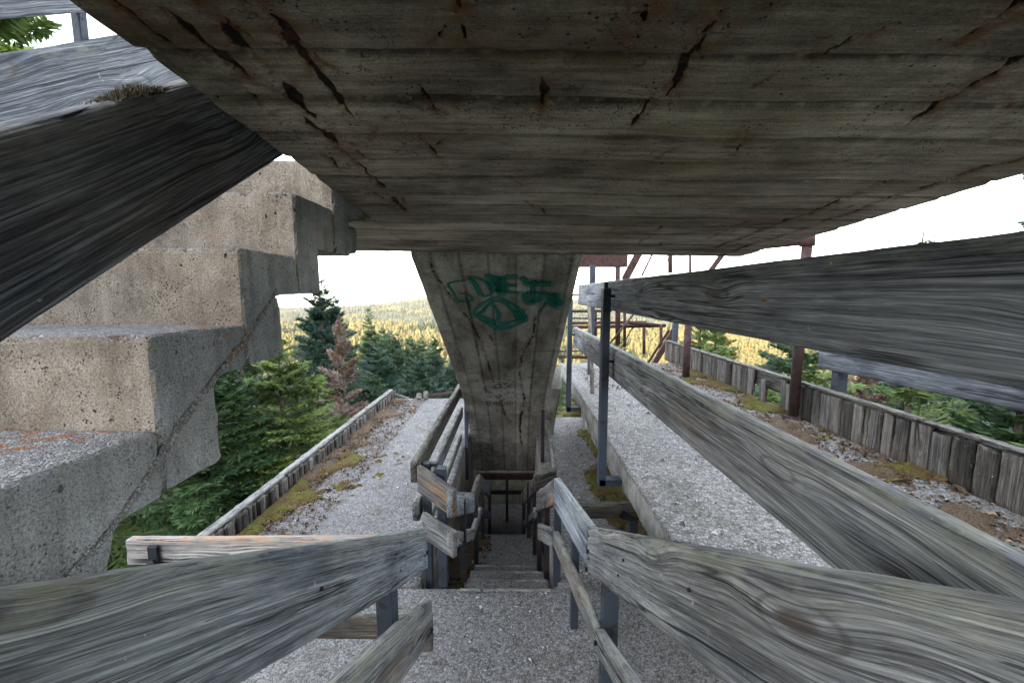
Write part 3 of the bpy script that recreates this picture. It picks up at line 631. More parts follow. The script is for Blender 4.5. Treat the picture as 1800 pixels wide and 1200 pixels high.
# ------------------------------------------------------------------ floors, platforms, pit
def slab_thing(name, x0, x1, y0, y1, ztop, th, mat, edge, label, cat='platform', step=.12):
    e = empty(name, ((x0 + x1) / 2, (y0 + y1) / 2, ztop), label, cat)
    block('floor_surface', x0, x1, y0, y1, ztop - .035, ztop, mat, e, step, .006, .01, maxn=80)
    block('slab_edge', x0 + .006, x1 - .006, y0 + .006, y1 - .006, ztop - th, ztop - .037, edge, e, step, .006, .008, maxn=80)
    return e
slab_thing('landing', -2.7, 2.7, .9, 2.905, -2.25, .18, M['floor'], M['tan'], 'grey gravel-faced concrete landing at the foot of the nearest handrails', 'landing')
slab_thing('platform', -2.7, -.75, 2.91, 8.62, -2.252, .18, M['platform'], M['tan'], 'long pale gravel-faced platform with moss left of the stairs')
slab_thing('platform', .33, 1.24, 2.91, 7.3, -2.252, .18, M['platform'], M['tan'], 'narrow gravel-faced platform with moss strip right of the stairs')
slab_thing('platform', .80, 2.86, .15, 7.3, -1.245, .22, M['ledge'], M['edge'], 'raised white gravel-faced platform below the right guard boards')

lower = empty('stairs', (-.07, 3.4, -2.6), 'gravel-faced concrete stairs descending in the middle between the rails', 'stairs')
for k in range(3):
    z = -2.25 - .19 * (k + 1)
    block('step', -.435, .285, 2.91 + .36 * k, 3.27 + .36 * k - .004, z - .5, z, M['floor'], lower, .05, .012, .015)
    block('nosing', -.432, .282, 3.225 + .36 * k, 3.272 + .36 * k, z - .06, z + .004, M['edge'], lower, .03, .012, .012)
    block('nosing', -.432, .282, 2.865, 2.912, -2.31, -2.246, M['edge'], lower, .03, .012, .012) if k == 0 else None
landing2 = slab_thing('landing', -.745, .325, 3.995, 4.85, -3.01, .2, M['floor_lightened'], M['olive'], 'shaded lower stair landing with black debris on its left', 'landing', .08)
st2 = empty('stairs', (-.07, 5.4, -3.5), 'shaded lowest stair flight beyond the second landing', 'stairs')
for k in range(5):
    z = -3.01 - .19 * (k + 1)
    block('step', -.36, .25, 4.856 + .3 * k, 5.152 + .3 * k, z - .5, z, M['floor_lightened'], st2, .06, .01, .012)
slab_thing('landing', -.745, .325, 6.36, 7.55, -4.05, .2, M['floor_lightened'], M['olive'], 'dark lowest floor in front of the olive wall', 'landing', .1)
block('pit_wall', -.90, -.757, 2.93, 7.6, -4.4, -2.44, M['tan'], None, .15, .01, label='tan concrete side wall under the left platform', cat='wall')
block('pit_wall', .336, .47, 2.93, 7.6, -4.4, -2.44, M['tan'], None, .15, .01, label='tan concrete side wall under the narrow right platform', cat='wall')
block('back_wall', -.9, .6, 7.62, 7.8, -4.4, -1.6, M['olive'], None, .1, .01, label='olive stained concrete wall behind the lowest cross rail', cat='wall')
block('landing_wall', -.74, -.44, 2.93, 3.1, -3.0, -2.44, M['tan'], None, .08, .01, label='low tan wall below the landing edge left of the steps', cat='wall')
# red beam and cross rail at the bottom
rb = empty('cross_rail', (-.13, 6.9, -3.3), 'rust red beam over a black cross rail at the bottom of the stairs', 'rail')
bar('beam', (-.70, 6.98, -3.24), (.46, 6.98, -3.24), .10, .09, M['redsteel'], rb)
bar('crossbar', (-.74, 6.9, -3.50), (.32, 6.9, -3.50), .05, .06, M['steel_black'], rb)
bar('upright', (-.155, 6.9, -4.05), (-.155, 6.9, -3.22), .045, .045, M['steel_black'], rb)

# ------------------------------------------------------------------ left stair (zig-zag), rising away from the camera
ls = empty('zigzag_stair', (-1.0, 1.1, 0), 'zigzag concrete stair climbing on the left with beige risers', 'stairs')
YR = [.218, .505, .792, 1.077, 1.362, 1.652, 1.94]          # riser fronts
ZT = [-.665, -.465, -.270, -.082, .118, .325, .515]          # tread heights in front of each riser
UB = [-.80, -.61, -.41, -.195, -.005, .155, .33]             # underside heights
UY = [.10, .375, .662, .957, 1.244, 1.51, 1.80]
def stair_step(k):
    # tooth k: tread ZT[k+1] from YR[k] to YR[k+1] + the riser below it, down to the zig-zag underside
    y0, y1 = YR[k], YR[k + 1]; zt, zlow = ZT[k + 1], ZT[k]
    u0, u1 = UY[k], UY[k + 1]
    # polygon in (y, z), clockwise seen from +X
    poly = [(y0, zlow - .0), (y0, zt), (y1, zt), (y1, UB[k + 1] + .0), (u1, UB[k + 1]), (u1, UB[k]), (u0 + .15, UB[k]), (y0, zlow - .05)]
    return poly
def prism(name, poly, x0, x1, mat_tread, mat_riser, mat_side, parent, seed):
    pts = []
    for a in range(len(poly)):
        p, q = np.array(poly[a]), np.array(poly[(a + 1) % len(poly)]); L = np.linalg.norm(q - p)
        if L < 1e-5: continue
        n = max(1, int(L / .014))
        for k in range(n): pts.append(p + (q - p) * k / n)
    pts = np.array(pts); n = len(pts); nx = 44; bev = .006
    xs = np.concatenate([[x0], [x0 + bev], np.linspace(x0, x1, nx)[1:-1], [x1 - bev, x1]]); m = len(xs)
    V = np.array([(x, p[0], p[1]) for x in xs for p in pts]); cen = pts.mean(0)
    nn = (fbm(V, 26.0, 3, seed) - .5); chip = np.clip(fbm(V, 24.0, 3, seed + 3) - .53, 0, 1)
    corner = np.zeros(n)
    for a in range(n):
        d0 = pts[a] - pts[a - 1]; d1 = pts[(a + 1) % n] - pts[a]
        if abs(d0[0] * d1[1] - d0[1] * d1[0]) > 1e-5: corner[a] = 1
    cm = np.tile(corner, m); em = np.zeros((m, n)); em[0] = em[-1] = 1; em = em.ravel()
    dirn = cen - V[:, 1:]; dirn /= np.linalg.norm(dirn, axis=1)[:, None]
    amt = (nn * .006) + (em * .005 + cm * .004) + (em + cm > 0) * chip * .10
    V[:, 1:] += dirn * amt[:, None]; V[:, 0] += nn * .002
    i, j = np.meshgrid(np.arange(m - 1), np.arange(n), indexing='ij'); j2 = (j + 1) % n
    F = np.stack([(i * n + j).ravel(), (i * n + j2).ravel(), ((i + 1) * n + j2).ravel(), ((i + 1) * n + j).ravel()], 1)
    me = bpy.data.meshes.new(name); me.from_pydata(V.tolist(), [], F.tolist() + [list(range(n))[::-1], [(m - 1) * n + a for a in range(n)]])
    for mt in (mat_riser, mat_tread, mat_side): me.materials.append(mt)
    me.update()
    for f in me.polygons:
        nz, ny_, nx_ = abs(f.normal.z), abs(f.normal.y), abs(f.normal.x)
        f.material_index = 2 if nx_ > .7 else (1 if nz > .7 else 0)
    bm = bmesh.new(); bm.from_mesh(me); bmesh.ops.recalc_face_normals(bm, faces=bm.faces[:]); bm.to_mesh(me); bm.free()
    return link(name, me, None, parent)
for k in range(6):
    xl = -1.40 if k < 2 else -1.345
    y0, y1 = YR[k], YR[k + 1]; zt, zl = ZT[k + 1], ZT[k]
    # each tooth: riser y0..; tread to y1; hangs to the underside line; butt joint 2 mm before the next tooth
    u1 = UY[k + 1]
    poly = [(y0, UB[k] + .004 + (UB[k + 1] - UB[k]) * .0), (y0, zt), (y1 - .002, zt), (y1 - .002, UB[k + 1] + .002), (u1, UB[k + 1] + .002), (u1, UB[k] + .004)]
    if u1 > y1: poly = [(y0, UB[k] + .004), (y0, zt), (y1 - .002, zt), (y1 - .002, UB[k + 1] - .0), (u1, UB[k + 1]), (u1, UB[k] + .004)]
    o = prism('step', poly, xl, -.72 + .0015 * (k % 2), M['tread'], M['riser'], M['side'], ls, 3.0 + k)
# cement seam running along the side of the steps
sm = bmesh.new(); prev = None; Pn = 130
for k in range(Pn):
    t = k / (Pn - 1); ya = np.array([.50, .587, .672, .745, .834, .951, 1.09, 1.238]); za = np.array([-.52, -.456, -.419, -.364, -.287, -.201, -.113, .012]); y = .5 + .735 * t; z = float(np.interp(y, ya, za))
    r_ = .0065 * (0.5 + vnoise(np.array([[k * .6, 3, 1]]))[0]); off = (vnoise(np.array([[k * .35, 7, 2]]))[0] - .5) * .008
    ring_ = [sm.verts.new((-.7185 + r_ * max(0, math.cos(a)) * .8, y - math.sin(a) * r_ * 1.3 * .57, z + off + math.sin(a) * r_ * 1.3 * .82)) for a in (-1.57, -.8, 0, .8, 1.57)]
    if prev:
        for a in range(4): sm.faces.new((prev[a], prev[a + 1], ring_[a + 1], ring_[a]))
    prev = ring_
me = bpy.data.meshes.new('seam'); bmesh.ops.recalc_face_normals(sm, faces=sm.faces[:]); sm.to_mesh(me); sm.free(); link('cement_seam', me, M['tread'], ls)

# handrails of the left stair
def rail(label, loc, group=None): return empty('handrail', loc, label, 'handrail', group)
r1 = rail('broad dark handrail board rising across the upper left corner', (-.68, .8, .1))
def along(y, z0=.207, y0=.56, sl=.655): return z0 + (y - y0) * sl
board('board', (-.69, -.35, along(-.35)), (-.69, 1.55, along(1.55)), .262, .055, M['wood_dark'], r1, seed=4, side=1)
# lichen tuft on top of the board
tv, tf = [], []
for k in range(2600):
    y = .80 + abs(rng.normal(0, .045)) * rng.choice([-1, 1]); b0 = Vector((-.715 + rng.uniform(-.02, .02), y, along(y) - .004)); dd = Vector((rng.normal(0, .5), rng.normal(0, .5), 1)).normalized() * rng.uniform(.006, .026) * math.exp(-((y - .8) / .07) ** 2)
    sdv = Vector((rng.normal(), rng.normal(), 0)).normalized() * .0015; a = len(tv); tv += [b0 - sdv, b0 + sdv, b0 + dd]; tf.append((a, a + 1, a + 2))
s = N('dry_lichen'); mt = s.out(s.ramp(s.n('ShaderNodeNewGeometry').outputs['Random Per Island'], [(0, (0.025, 0.02, 0.012)), (1, (0.15, 0.13, 0.08))]))
tag(link('lichen_tuft', mesh_np('lichen_tuft', [tuple(v) for v in tv], tf), mt), 'dry brown lichen tuft on top of the dark upper left board', 'lichen', kind='stuff')
r2 = rail('grey far handrail with two boards in the top left corner', (-1.42, 1.2, .6))
al2 = lambda y: .652 + (y - 1.2) * .70
board('board', (-1.42, .25, al2(.25)), (-1.42, 1.95, al2(1.95)), .25, .05, M['wood_mid'], r2, seed=8, side=1)
board('board', (-1.42, .25, al2(.25) + .33), (-1.42, 1.95, al2(1.95) + .33), .24, .05, M['wood_dark'], r2, seed=12, side=1, label='dark upper board of the far handrail')
bar('post', (-1.47, 1.48, .30), (-1.47, 1.48, 1.22), .03, .03, M['steel'], r2)
bar('post', (-1.45, .5, -.30), (-1.45, .5, .5), .055, .055, M['steel'], r2)
# small post left of the second riser
bar('post', (-1.375, 1.06, -.09), (-1.375, 1.06, .105), .03, .03, M['wood_brown'], ls)

# ------------------------------------------------------------------ near handrails (down to the landing)
def post(p, top, bot, w_=.05, m='steel', parent=None): return bar('post', (p[0], p[1], bot), (p[0], p[1], top), w_, w_ * 1.2, M[m], parent)
nl = rail('broad blue-grey handrail sloping down across the lower left corner', (-.5, 1.5, -2.25))
board('board', (-.50, -.25, .055), (-.485, 2.12, -1.285), .245, .05, M['wood_blue'], nl, seed=21, side=1, label='broad upper board')
board('board', (-.47, .30, -.645), (-.452, 2.02, -1.625), .235, .05, M['wood_pale'], nl, seed=27, side=1, label='pale lower board with end block')
block('end_block', -.53, -.455, 2.03, 2.06, -1.96, -1.72, M['wood_brown'], nl, .03, .006)
post((-.555, 1.62), -1.05, -2.25, .07, 'steel', nl); post((-.56, .55), -.6, -2.2, .06, 'steel', nl)
bolt((-.452, 1.93, -1.30), (1, 0, 0), nl); bolt((-.452, 1.98, -1.78), (1, 0, 0), nl, .014)
nr = rail('broad grey handrail sloping down across the lower right corner', (.4, 1.5, -2.25))
board('board', (.365, -.25, .07), (.372, 1.99, -1.197), .245, .05, M['wood_grey'], nr, seed=33, side=-1, label='broad upper board')
board('board', (.372, 2.0, -1.20), (.292, 3.0, -1.405), .225, .05, M['wood_blue'], nr, seed=35, side=-1, label='blue-grey board over the landing')
board('board', (.292, 3.004, -1.41), (.205, 3.92, -1.985), .215, .045, M['wood_ochre'], nr, seed=37, side=-1, label='short board with ochre streaks going down the steps')
board('board', (.40, .35, -.85), (.385, 1.80, -1.60), .12, .045, M['wood_pale'], nr, seed=39, side=-1, label='pale narrow lower board')
board('board', (.385, 1.81, -1.605), (.29, 2.98, -1.82), .12, .045, M['wood_pale'], nr, seed=41, side=-1, label='pale lower board over the landing')
board('board', (.28, 2.985, -1.82), (.19, 3.35, -1.98), .15, .04, M['wood_pale'], nr, seed=42, side=-1)
post((.458, 1.84), -1.24, -2.25, .07, 'steel', nr); post((.395, 2.55), -1.42, -2.25, .05, 'steel', nr); post((.325, 3.02), -1.5, -2.3, .055, 'steel', nr)
post((.275, 3.40), -1.8, -2.6, .045, 'steel_black', nr); post((.24, 3.9), -2.1, -3.0, .045, 'steel_black', nr)
bolt((.362, 1.90, -1.27), (-1, 0, 0), nr); bolt((.362, 1.92, -1.38), (-1, 0, 0), nr); bolt((.38, 1.75, -1.63), (-1, 0, 0), nr)

for (x_, y_, z_, par, sx) in ((-.486, 1.55, -1.05, nl, 1), (-.487, 1.60, -1.16, nl, 1), (-.49, .95, -.74, nl, 1), (-.488, 2.05, -1.40, nl, 1), (.366, 1.30, -.90, nr, -1), (.367, 1.36, -1.0, nr, -1), (.366, .80, -.62, nr, -1), (.368, 1.93, -1.33, nr, -1), (.369, 1.95, -1.22, nr, -1)):
    pipe('nail', (x_ - sx * .004, y_, z_), (x_ + sx * .004, y_, z_), .0045, M['steel_black'], par, 8)
# left descending rail
dl = rail('kinked handrail with ochre streaked board left of the descending steps', (-.6, 3.0, -2.25))
board('board', (-.745, 2.93, -1.28), (-.44, 2.72, -1.375), .205, .045, M['wood_ochre'], dl, seed=51, side=1, label='board with ochre streaks')
board('board', (-.44, 2.725, -1.375), (-.415, 3.92, -2.00), .20, .045, M['wood_blue'], dl, seed=53, side=1)
board('board', (-.415, 3.925, -2.0), (-.385, 4.35, -2.0), .19, .045, M['wood_brown'], dl, seed=55, side=1)
board('board', (-.385, 4.355, -2.0), (-.34, 5.4, -2.66), .17, .045, M['wood_dark'], dl, seed=56, side=1)
board('board', (-.72, 2.95, -1.665), (-.45, 2.74, -1.70), .20, .045, M['wood_grey'], dl, seed=57, side=1)
board('board', (-.45, 2.745, -1.70), (-.42, 3.92, -2.38), .12, .045, M['wood_pale'], dl, seed=58, side=1)
board('board', (-.42, 3.925, -2.38), (-.385, 4.35, -2.38), .10, .04, M['wood_grey'], dl, seed=59, side=1)
board('board', (-.385, 4.355, -2.38), (-.34, 5.4, -3.04), .10, .045, M['wood_dark'], dl, seed=60, side=1)
post((-.56, 2.95), -1.30, -2.25, .065, 'steel', dl); post((-.445, 3.25), -1.72, -2.44, .05, 'steel_black', dl)
post((-.43, 4.15), -2.1, -3.01, .045, 'steel_black', dl); post((-.40, 4.7), -2.3, -3.01, .04, 'steel_black', dl); post((-.36, 5.3), -2.6, -3.5, .04, 'steel_black', dl)
# rail along the left platform
pl = rail('long two-board handrail running along the edge of the left platform', (-.76, 4.5, -2.25))
board('board', (-.745, 2.96, -1.27), (-.765, 5.85, -1.27), .16, .055, M['wood_brown'], pl, seed=61, side=1)
board('board', (-.745, 2.98, -1.60), (-.765, 5.75, -1.62), .15, .055, M['wood_grey'], pl, seed=62, side=1)
board('board', (-.745, 3.0, -1.95), (-.765, 5.6, -1.97), .10, .05, M['wood_grey'], pl, seed=63, side=1)
bar('post', (-.735, 5.9, -2.78), (-.735, 5.9, -1.52), .05, .07, M['steel'], pl)
bar('post', (-.70, 3.08, -2.6), (-.70, 3.08, -1.32), .055, .06, M['steel'], pl)
bar('bracket', (-.80, 3.1, -1.34), (-.62, 3.1, -1.34), .05, .03, M['steel'], pl)
# rail right, lower
rr_ = rail('short brown handrail turning right at the second landing', (.35, 4.5, -3.0))
board('board', (.07, 5.35, -2.72), (.215, 4.38, -2.02), .19, .05, M['wood_brown'], rr_, seed=71, side=1)
board('board', (.215, 4.37, -2.02), (.47, 4.47, -2.0), .17, .05, M['wood_brown'], rr_, seed=72, side=1)
board('board', (.09, 5.2, -3.05), (.215, 4.38, -2.42), .10, .05, M['wood_dark'], rr_, seed=73, side=1)
board('board', (.215, 4.37, -2.42), (.45, 4.47, -2.42), .12, .05, M['wood_grey'], rr_, seed=74, side=1)
board('board', (.47, 4.5, -1.98), (.50, 5.95, -1.85), .12, .05, M['wood_grey'], rr_, seed=75, side=1)
for p_, t_, b_ in (((.22, 4.45), -2.1, -3.01), ((.16, 4.78), -2.3, -3.01), ((.11, 5.2), -2.6, -3.4), ((.36, 5.3), -1.55, -2.6)): post(p_, t_, b_, .045, 'steel_black', rr_)
# cross rails on the landing
cl_ = rail('bone-pale cross rail with orange lichen behind the lower left board', (-1.2, 1.95, -2.25))
board('board', (-2.02, 1.96, -1.265), (-.56, 1.98, -1.265), .14, .045, M['wood_bone'], cl_, seed=81, side=1)
board('board', (-1.6, 1.96, -1.70), (-.56, 1.98, -1.715), .12, .045, M['wood_brown'], cl_, seed=82, side=1)
bar('bracket', (-1.86, 1.945, -1.40), (-1.86, 1.945, -1.285), .05, .02, M['steel_black'], cl_)
bar('bracket', (-1.97, 1.90, -1.45), (-1.84, 1.93, -1.36), .03, .03, M['steel_black'], cl_)
post((-1.85, 2.03), -1.3, -2.25, .05, 'steel', cl_)
cr_ = rail('thin brown cross rail behind the kinked right handrail', (.7, 2.95, -2.25))
board('board', (.46, 2.93, -1.60), (.93, 2.95, -1.605), .095, .09, M['wood_brown'], cr_, seed=83, side=1)
post((.905, 2.99), -1.72, -2.25, .06, 'steel', cr_); bar('bracket', (.80, 2.94, -1.66), (.93, 2.98, -1.72), .05, .05, M['steel_black'], cr_)

# ------------------------------------------------------------------ right guard rail (three-dimensional boards held by L posts)
gr = rail('massive two-board guard rail running along the raised right platform', (.72, 3, -1.2))
board('board', (.72, -.3, .085), (.72, 4.80, .098), .225, .06, M['wood_slate'], gr, seed=91, side=-1, cut=0.0, label='massive slate grey upper board with an orange knot')
board('board', (.725, -.2, -.385), (.72, 5.15, -.42), .235, .055, M['wood_grey'], gr, seed=95, side=-1, label='massive grey lower board with lichen on top')
for y_ in (3.0, 4.98):
    bar('post', (.655, y_, -1.46), (.655, y_, .035), .055, .08, M['steel'], gr)
    bar('post_foot', (.63, y_, -1.425), (.795, y_, -1.425), .08, .05, M['steel'], gr)
    for zz in (-.02, -.50):
        bar('bracket', (.68, y_, zz), (.80, y_, zz), .02, .02, M['steel_black'], gr)
        bar('clamp', (.70, y_ + .22, zz - .12), (.70, y_ + .22, zz + .11), .03, .02, M['steel_black'], gr)
bar('clamp', (.84, 4.95, -.1), (.84, 4.95, .1), .03, .03, M['steel_black'], gr)
# knot scar
bm = bmesh.new(); bmesh.ops.create_uvsphere(bm, u_segments=12, v_segments=8, radius=1.0, matrix=Matrix.Translation((.7195, 1.20, -.018)) @ Matrix.Diagonal((.003, .013, .006, 1)))
me = bpy.data.meshes.new('knot'); bm.to_mesh(me); bm.free(); s = N('resin_knot'); link('knot', me, s.out(s.ramp(s.noise(s.obj, 60.), [(.4, (0.10, 0.04, 0.01)), (.6, (0.45, 0.22, 0.06))])), gr)
# outer rail behind the kerb
og = rail('single outer guard board on blue posts beyond the right timber kerb', (3.0, 3, -1.2))
board('board', (3.02, .9, -.43), (3.0, 4.05, -.50), .235, .06, M['wood_dark'], og, seed=97, side=-1)
for y_ in (3.85, 7.9): bar('post', (3.07, y_, -1.9), (3.07, y_, -.47), .09, .09, M['steel'], og)
# leaning stick, slim post on platform
stk = board('plank', (1.045, 6.05, -.1), (.93, 5.0, -1.25), .05, .05, M['wood_brown'], None, seed=99); tag(stk, 'weathered wooden lath leaning beside the blue posts on the raised platform', 'lath')
tag(bar('steel_post', (1.15, 6.25, -1.245), (1.15, 6.25, .42), .085, .085, M['steel']), 'slim blue-grey post standing free on the raised platform', 'post')
# tall rusty pipes
for (x_, y_, zt, lb) in ((2.52, 6.0, -.2, 'rusty round pipe post farther along the right kerb'), (2.80, 4.05, .68, 'tall rusty round pipe post nearer the camera by the right kerb')):
    e = empty('pipe_post', (x_, y_, -1.245), lb, 'pipe post')
    pipe('pipe', (x_, y_, -1.245), (x_, y_, zt), .046 if y_ < 5 else .052, M['pipe'], e, 20)
    pipe('flange', (x_, y_, -1.245), (x_, y_, -1.225), .09, M['pipe'], e, 16)
    if y_ < 5: pipe('rail_pipe', (x_ + .05, y_, .50), (2.0, 4.6, .44), .033, M['redsteel'], e, 12); pipe('clamp', (x_, y_, .45), (x_, y_, .55), .065, M['redsteel'], e, 16)

# ------------------------------------------------------------------ timber kerbs made of upright planks
def kerb(name, label, x, y0, y1, zb, zt, wmin, wmax, side, mat_p, mat_c, gaps=(), capx=(-.035, .085), capt=.022):
    e = empty(name, (x, (y0 + y1) / 2, zb), label, 'kerb'); y = y0; rk = random.Random(int(x * 100)); i = 0
    while y < y1:
        w_ = rk.uniform(wmin, wmax); z1 = zt - abs(rk.gauss(0, .014)); gp = rk.uniform(.003, .011); zlo = zb - rk.uniform(0, .03); tilt = rk.gauss(0, .014); xoff = rk.uniform(-.013, .013)
        if any(a < y < b for a, b in gaps):
            if rk.random() < .45: y += w_; continue
            z1 -= rk.uniform(.02, .12); tilt += rk.gauss(0, .08); xoff += rk.uniform(-.05, .0) * side
        V, F = grid_box(0, z1 - zlo, -.016, .016, -w_ / 2 + gp, w_ / 2 - gp, .04, .007, .004, seed=rk.random() * 90, maxn=9)
        V[:, 0] += np.where(V[:, 0] > (z1 - zlo) * .95, (vnoise(V * 50.) - .5) * .025, 0)
        o = link('plank', mesh_np('plank', V, F), mat_p, e)
        # local X up the plank, local Z along the kerb
        m3 = Matrix(((0, 1, 0), (0, 0, 1), (1, 0, 0)))
        o.location = (x + xoff, y + w_ / 2, zlo); o.rotation_euler = (m3.to_quaternion().to_matrix() @ Matrix.Rotation(tilt, 3, 'Y')).to_euler()
        y += w_; i += 1
    yy = y0
    while yy < y1:
        L = min(rk.uniform(1.6, 2.4), y1 - yy)
        if not any(a < yy + L / 2 < b for a, b in gaps):
            board('cap', (x + capx[0], yy, zt + capt + rk.gauss(0, .003)), (x + capx[0] + rk.gauss(0, .006), yy + L - .01, zt + capt), capt, capx[1], mat_c, e, side=-1, wear=.016)
        yy += L
    board('backing_board', (x + side * .022, y0, zt - .02), (x + side * .022, y1, zt - .02), .16, .03, mat_p, e, side=(-1 if side > 0 else 1))
    return e
kerb('timber_kerb', 'rotten timber kerb of upright planks along the right platform', 2.87, .9, 7.75, -1.245, -.905, .085, .17, 1, M['wood_kerb'], M['wood_kerb'], gaps=((4.35, 4.85),))
kerb('timber_kerb', 'long timber kerb with frayed planks along the left platform', -2.62, 2.3, 8.6, -2.26, -2.075, .06, .11, -1, M['wood_kerb'], M['wood_crust'], capx=(-.10, .085), capt=.03)
kerb('timber_kerb', 'short pale kerb of planks beside the moss on the narrow platform', 1.19, 4.6, 7.0, -2.26, -2.06, .16, .24, 1, M['wood_pale'], M['wood_pale'])
board_l = board('plank', (-2.64, 8.55, -2.11), (-2.30, 8.62, -2.24), .05, .04, M['wood_pale'], None, seed=111); tag(board_l, 'pale kerb end board sloping down at the far platform corner', 'plank')
for x_, h_ in ((-2.08, .13), (-1.93, .17)):
    o = block('stump', x_ - .04, x_ + .06, 8.5, 8.56, -2.25, -2.25 + h_, M['wood_pale'], None, .03, .02, label='broken pale plank stub at the far end of the left platform, ' + ('smaller left one' if h_ < .15 else 'taller right one'), cat='plank stub')
tag(pipe('fallen_pipe', (-1.86, 8.5, -2.16), (-1.05, 8.55, -2.08), .035, M['pipe'], None, 12), 'rusty pipe lying across the far end of the left platform', 'pipe')

# ------------------------------------------------------------------ red steel frame beyond the right platform
rf = empty('steel_scaffold', (1.6, 9, -2), 'rust red steel framework of girders and braces beyond the raised platform', 'steel scaffold')
def px(u, v, y): r = pray(u, v); return r * (y / r.y)
for (a, b, y, r_) in (((1136, 420), (1098, 492), 7.0, .09), ((1188, 575), (1140, 655), 8.2, .075), ((1176, 580), (1128, 655), 8.4, .035), ((1290, 420), (1246, 480), 7.2, .06)): bar('brace', px(*a, y), px(*b, y), r_ * 1.3, r_, M['redsteel'], rf)
bar('girder', px(1000, 458, 7.0), px(1101, 458, 7.0), .18, .22, M['redsteel'], rf)
for u_, v0, v1, y, r_ in ((1086, 470, 606, 9.0, .055), (1098, 540, 610, 9.4, .035), (1132, 575, 622, 9.0, .035), (1162, 572, 622, 8.8, .035), (1178, 425, 480, 9.0, .05), (1213, 425, 480, 9.5, .03), (1046, 548, 590, 10.5, .05), (1064, 500, 620, 11, .03)): pipe('upright', px(u_, v1, y), px(u_, v0, y), r_, M['redsteel'], rf, 10)
for u0, u1, v0, v1, y, r_ in ((1003, 1075, 547, 546, 10, .035), (1000, 1136, 568, 566, 9.6, .035), (995, 1170, 575, 572, 9.2, .04), (998, 1064, 559, 560, 10.4, .02), (978, 1040, 626, 628, 9.5, .04), (975, 1045, 617, 617, 10, .02), (1100, 1162, 566, 572, 9.0, .04)): pipe('crossbar', px(u0, v0, y), px(u1, v1, y), r_, M['redsteel'], rf, 10)
for a, b, y, r_ in (((1157, 425), (1128, 485), 8.8, .025), ((1118, 547), (1070, 606), 8.8, .022), ((1186, 430), (1162, 482), 8.8, .012), ((1120, 560), (1092, 612), 9.2, .012)): pipe('tie_rod', px(*a, y), px(*b, y), r_, M['pipe'], rf, 8)

# ------------------------------------------------------------------ moss, gravel and litter on the platforms
def moss_patch(name, x0, x1, y0, y1, z, thr, mat, label, seed, edge_side=0, amp=.10, sc_=3.2, step=.017):
    nx, ny = int((x1 - x0) / step), int((y1 - y0) / step); xs, ys = np.linspace(x0, x1, nx + 1), np.linspace(y0, y1, ny + 1)
    X, Y = np.meshgrid(xs, ys, indexing='ij'); p = np.stack([X.ravel(), Y.ravel(), X.ravel() * 0], 1)
    n = fbm(p, sc_, 5, seed).reshape(X.shape)
    t = (X - x0) / (x1 - x0); bias = (t - .5) * .35 * edge_side
    m = n + bias - thr + (fbm(p, 16.0, 3, seed + 4).reshape(X.shape) - .5) * .28
    h = np.clip(m, -.02, .12) ** 1.0 * amp * 3 + (fbm(p, 35.0, 3, seed + 1).reshape(X.shape) - .5) * .034 * (m > 0) + (fbm(p, 110.0, 2, seed + 1).reshape(X.shape) - .5) * .016 * (m > 0)
    V = np.stack([X.ravel(), Y.ravel(), (z - .004 + np.clip(h, -.01, .055)).ravel()], 1)
    i, j = np.meshgrid(np.arange(nx), np.arange(ny), indexing='ij'); w_ = ny + 1
    keep = (m[:-1, :-1] > -.012)
    F = np.stack([(i * w_ + j), ((i + 1) * w_ + j), ((i + 1) * w_ + j + 1), (i * w_ + j + 1)], -1)[keep]
    return tag(link(name, mesh_np(name, V, F), mat), label, 'moss', kind='stuff')
s = N('moss'); n = s.noise(s.obj, 60.0, 4.0, .7); nb = s.noise(s.obj, 4.0, 4.0)
M['moss'] = s.out(s.mix(s.step(nb, .42, .6), s.ramp(n, [(.35, (0.035, 0.022, 0.008)), (.65, (0.14, 0.09, 0.03))]), s.ramp(n, [(.35, (0.03, 0.032, 0.005)), (.65, (0.15, 0.135, 0.022))])), s.bump(n, 1.0, .012))
s = N('needle_litter'); n = s.noise(s.obj, 90.0, 4.0, .7)
M['litter'] = s.out(s.ramp(n, [(.35, (0.03, 0.02, 0.012)), (.62, (0.17, 0.115, 0.07))]), s.bump(n, 1.0, .012))
moss_patch('moss', -2.58, -1.35, 2.95, 5.6, -2.25, .56, M['moss'], 'ochre green moss along the left timber kerb', 2.0, -1)
moss_patch('litter', -2.62, -1.9, 4.6, 8.5, -2.25, .57, M['litter'], 'brown leaf litter along the far left kerb', 5.0, -1)
moss_patch('moss', .85, 1.22, 3.4, 6.6, -2.25, .44, M['moss'], 'dark green moss strip on the narrow right platform', 7.0, 1)
moss_patch('moss', 2.1, 2.85, 2.6, 7.2, -1.243, .61, M['moss'], 'moss and litter lying along the right timber kerb', 11.0, 1)
moss_patch('litter', 1.75, 2.84, .5, 4.2, -1.243, .56, M['litter'], 'brown needle litter on the near raised platform', 14.0, 0)
moss_patch('debris', -.74, -.28, 4.0, 4.8, -3.008, .50, M['litter'], 'dark debris heap on the left of the second landing', 17.0, -1, step=.015)
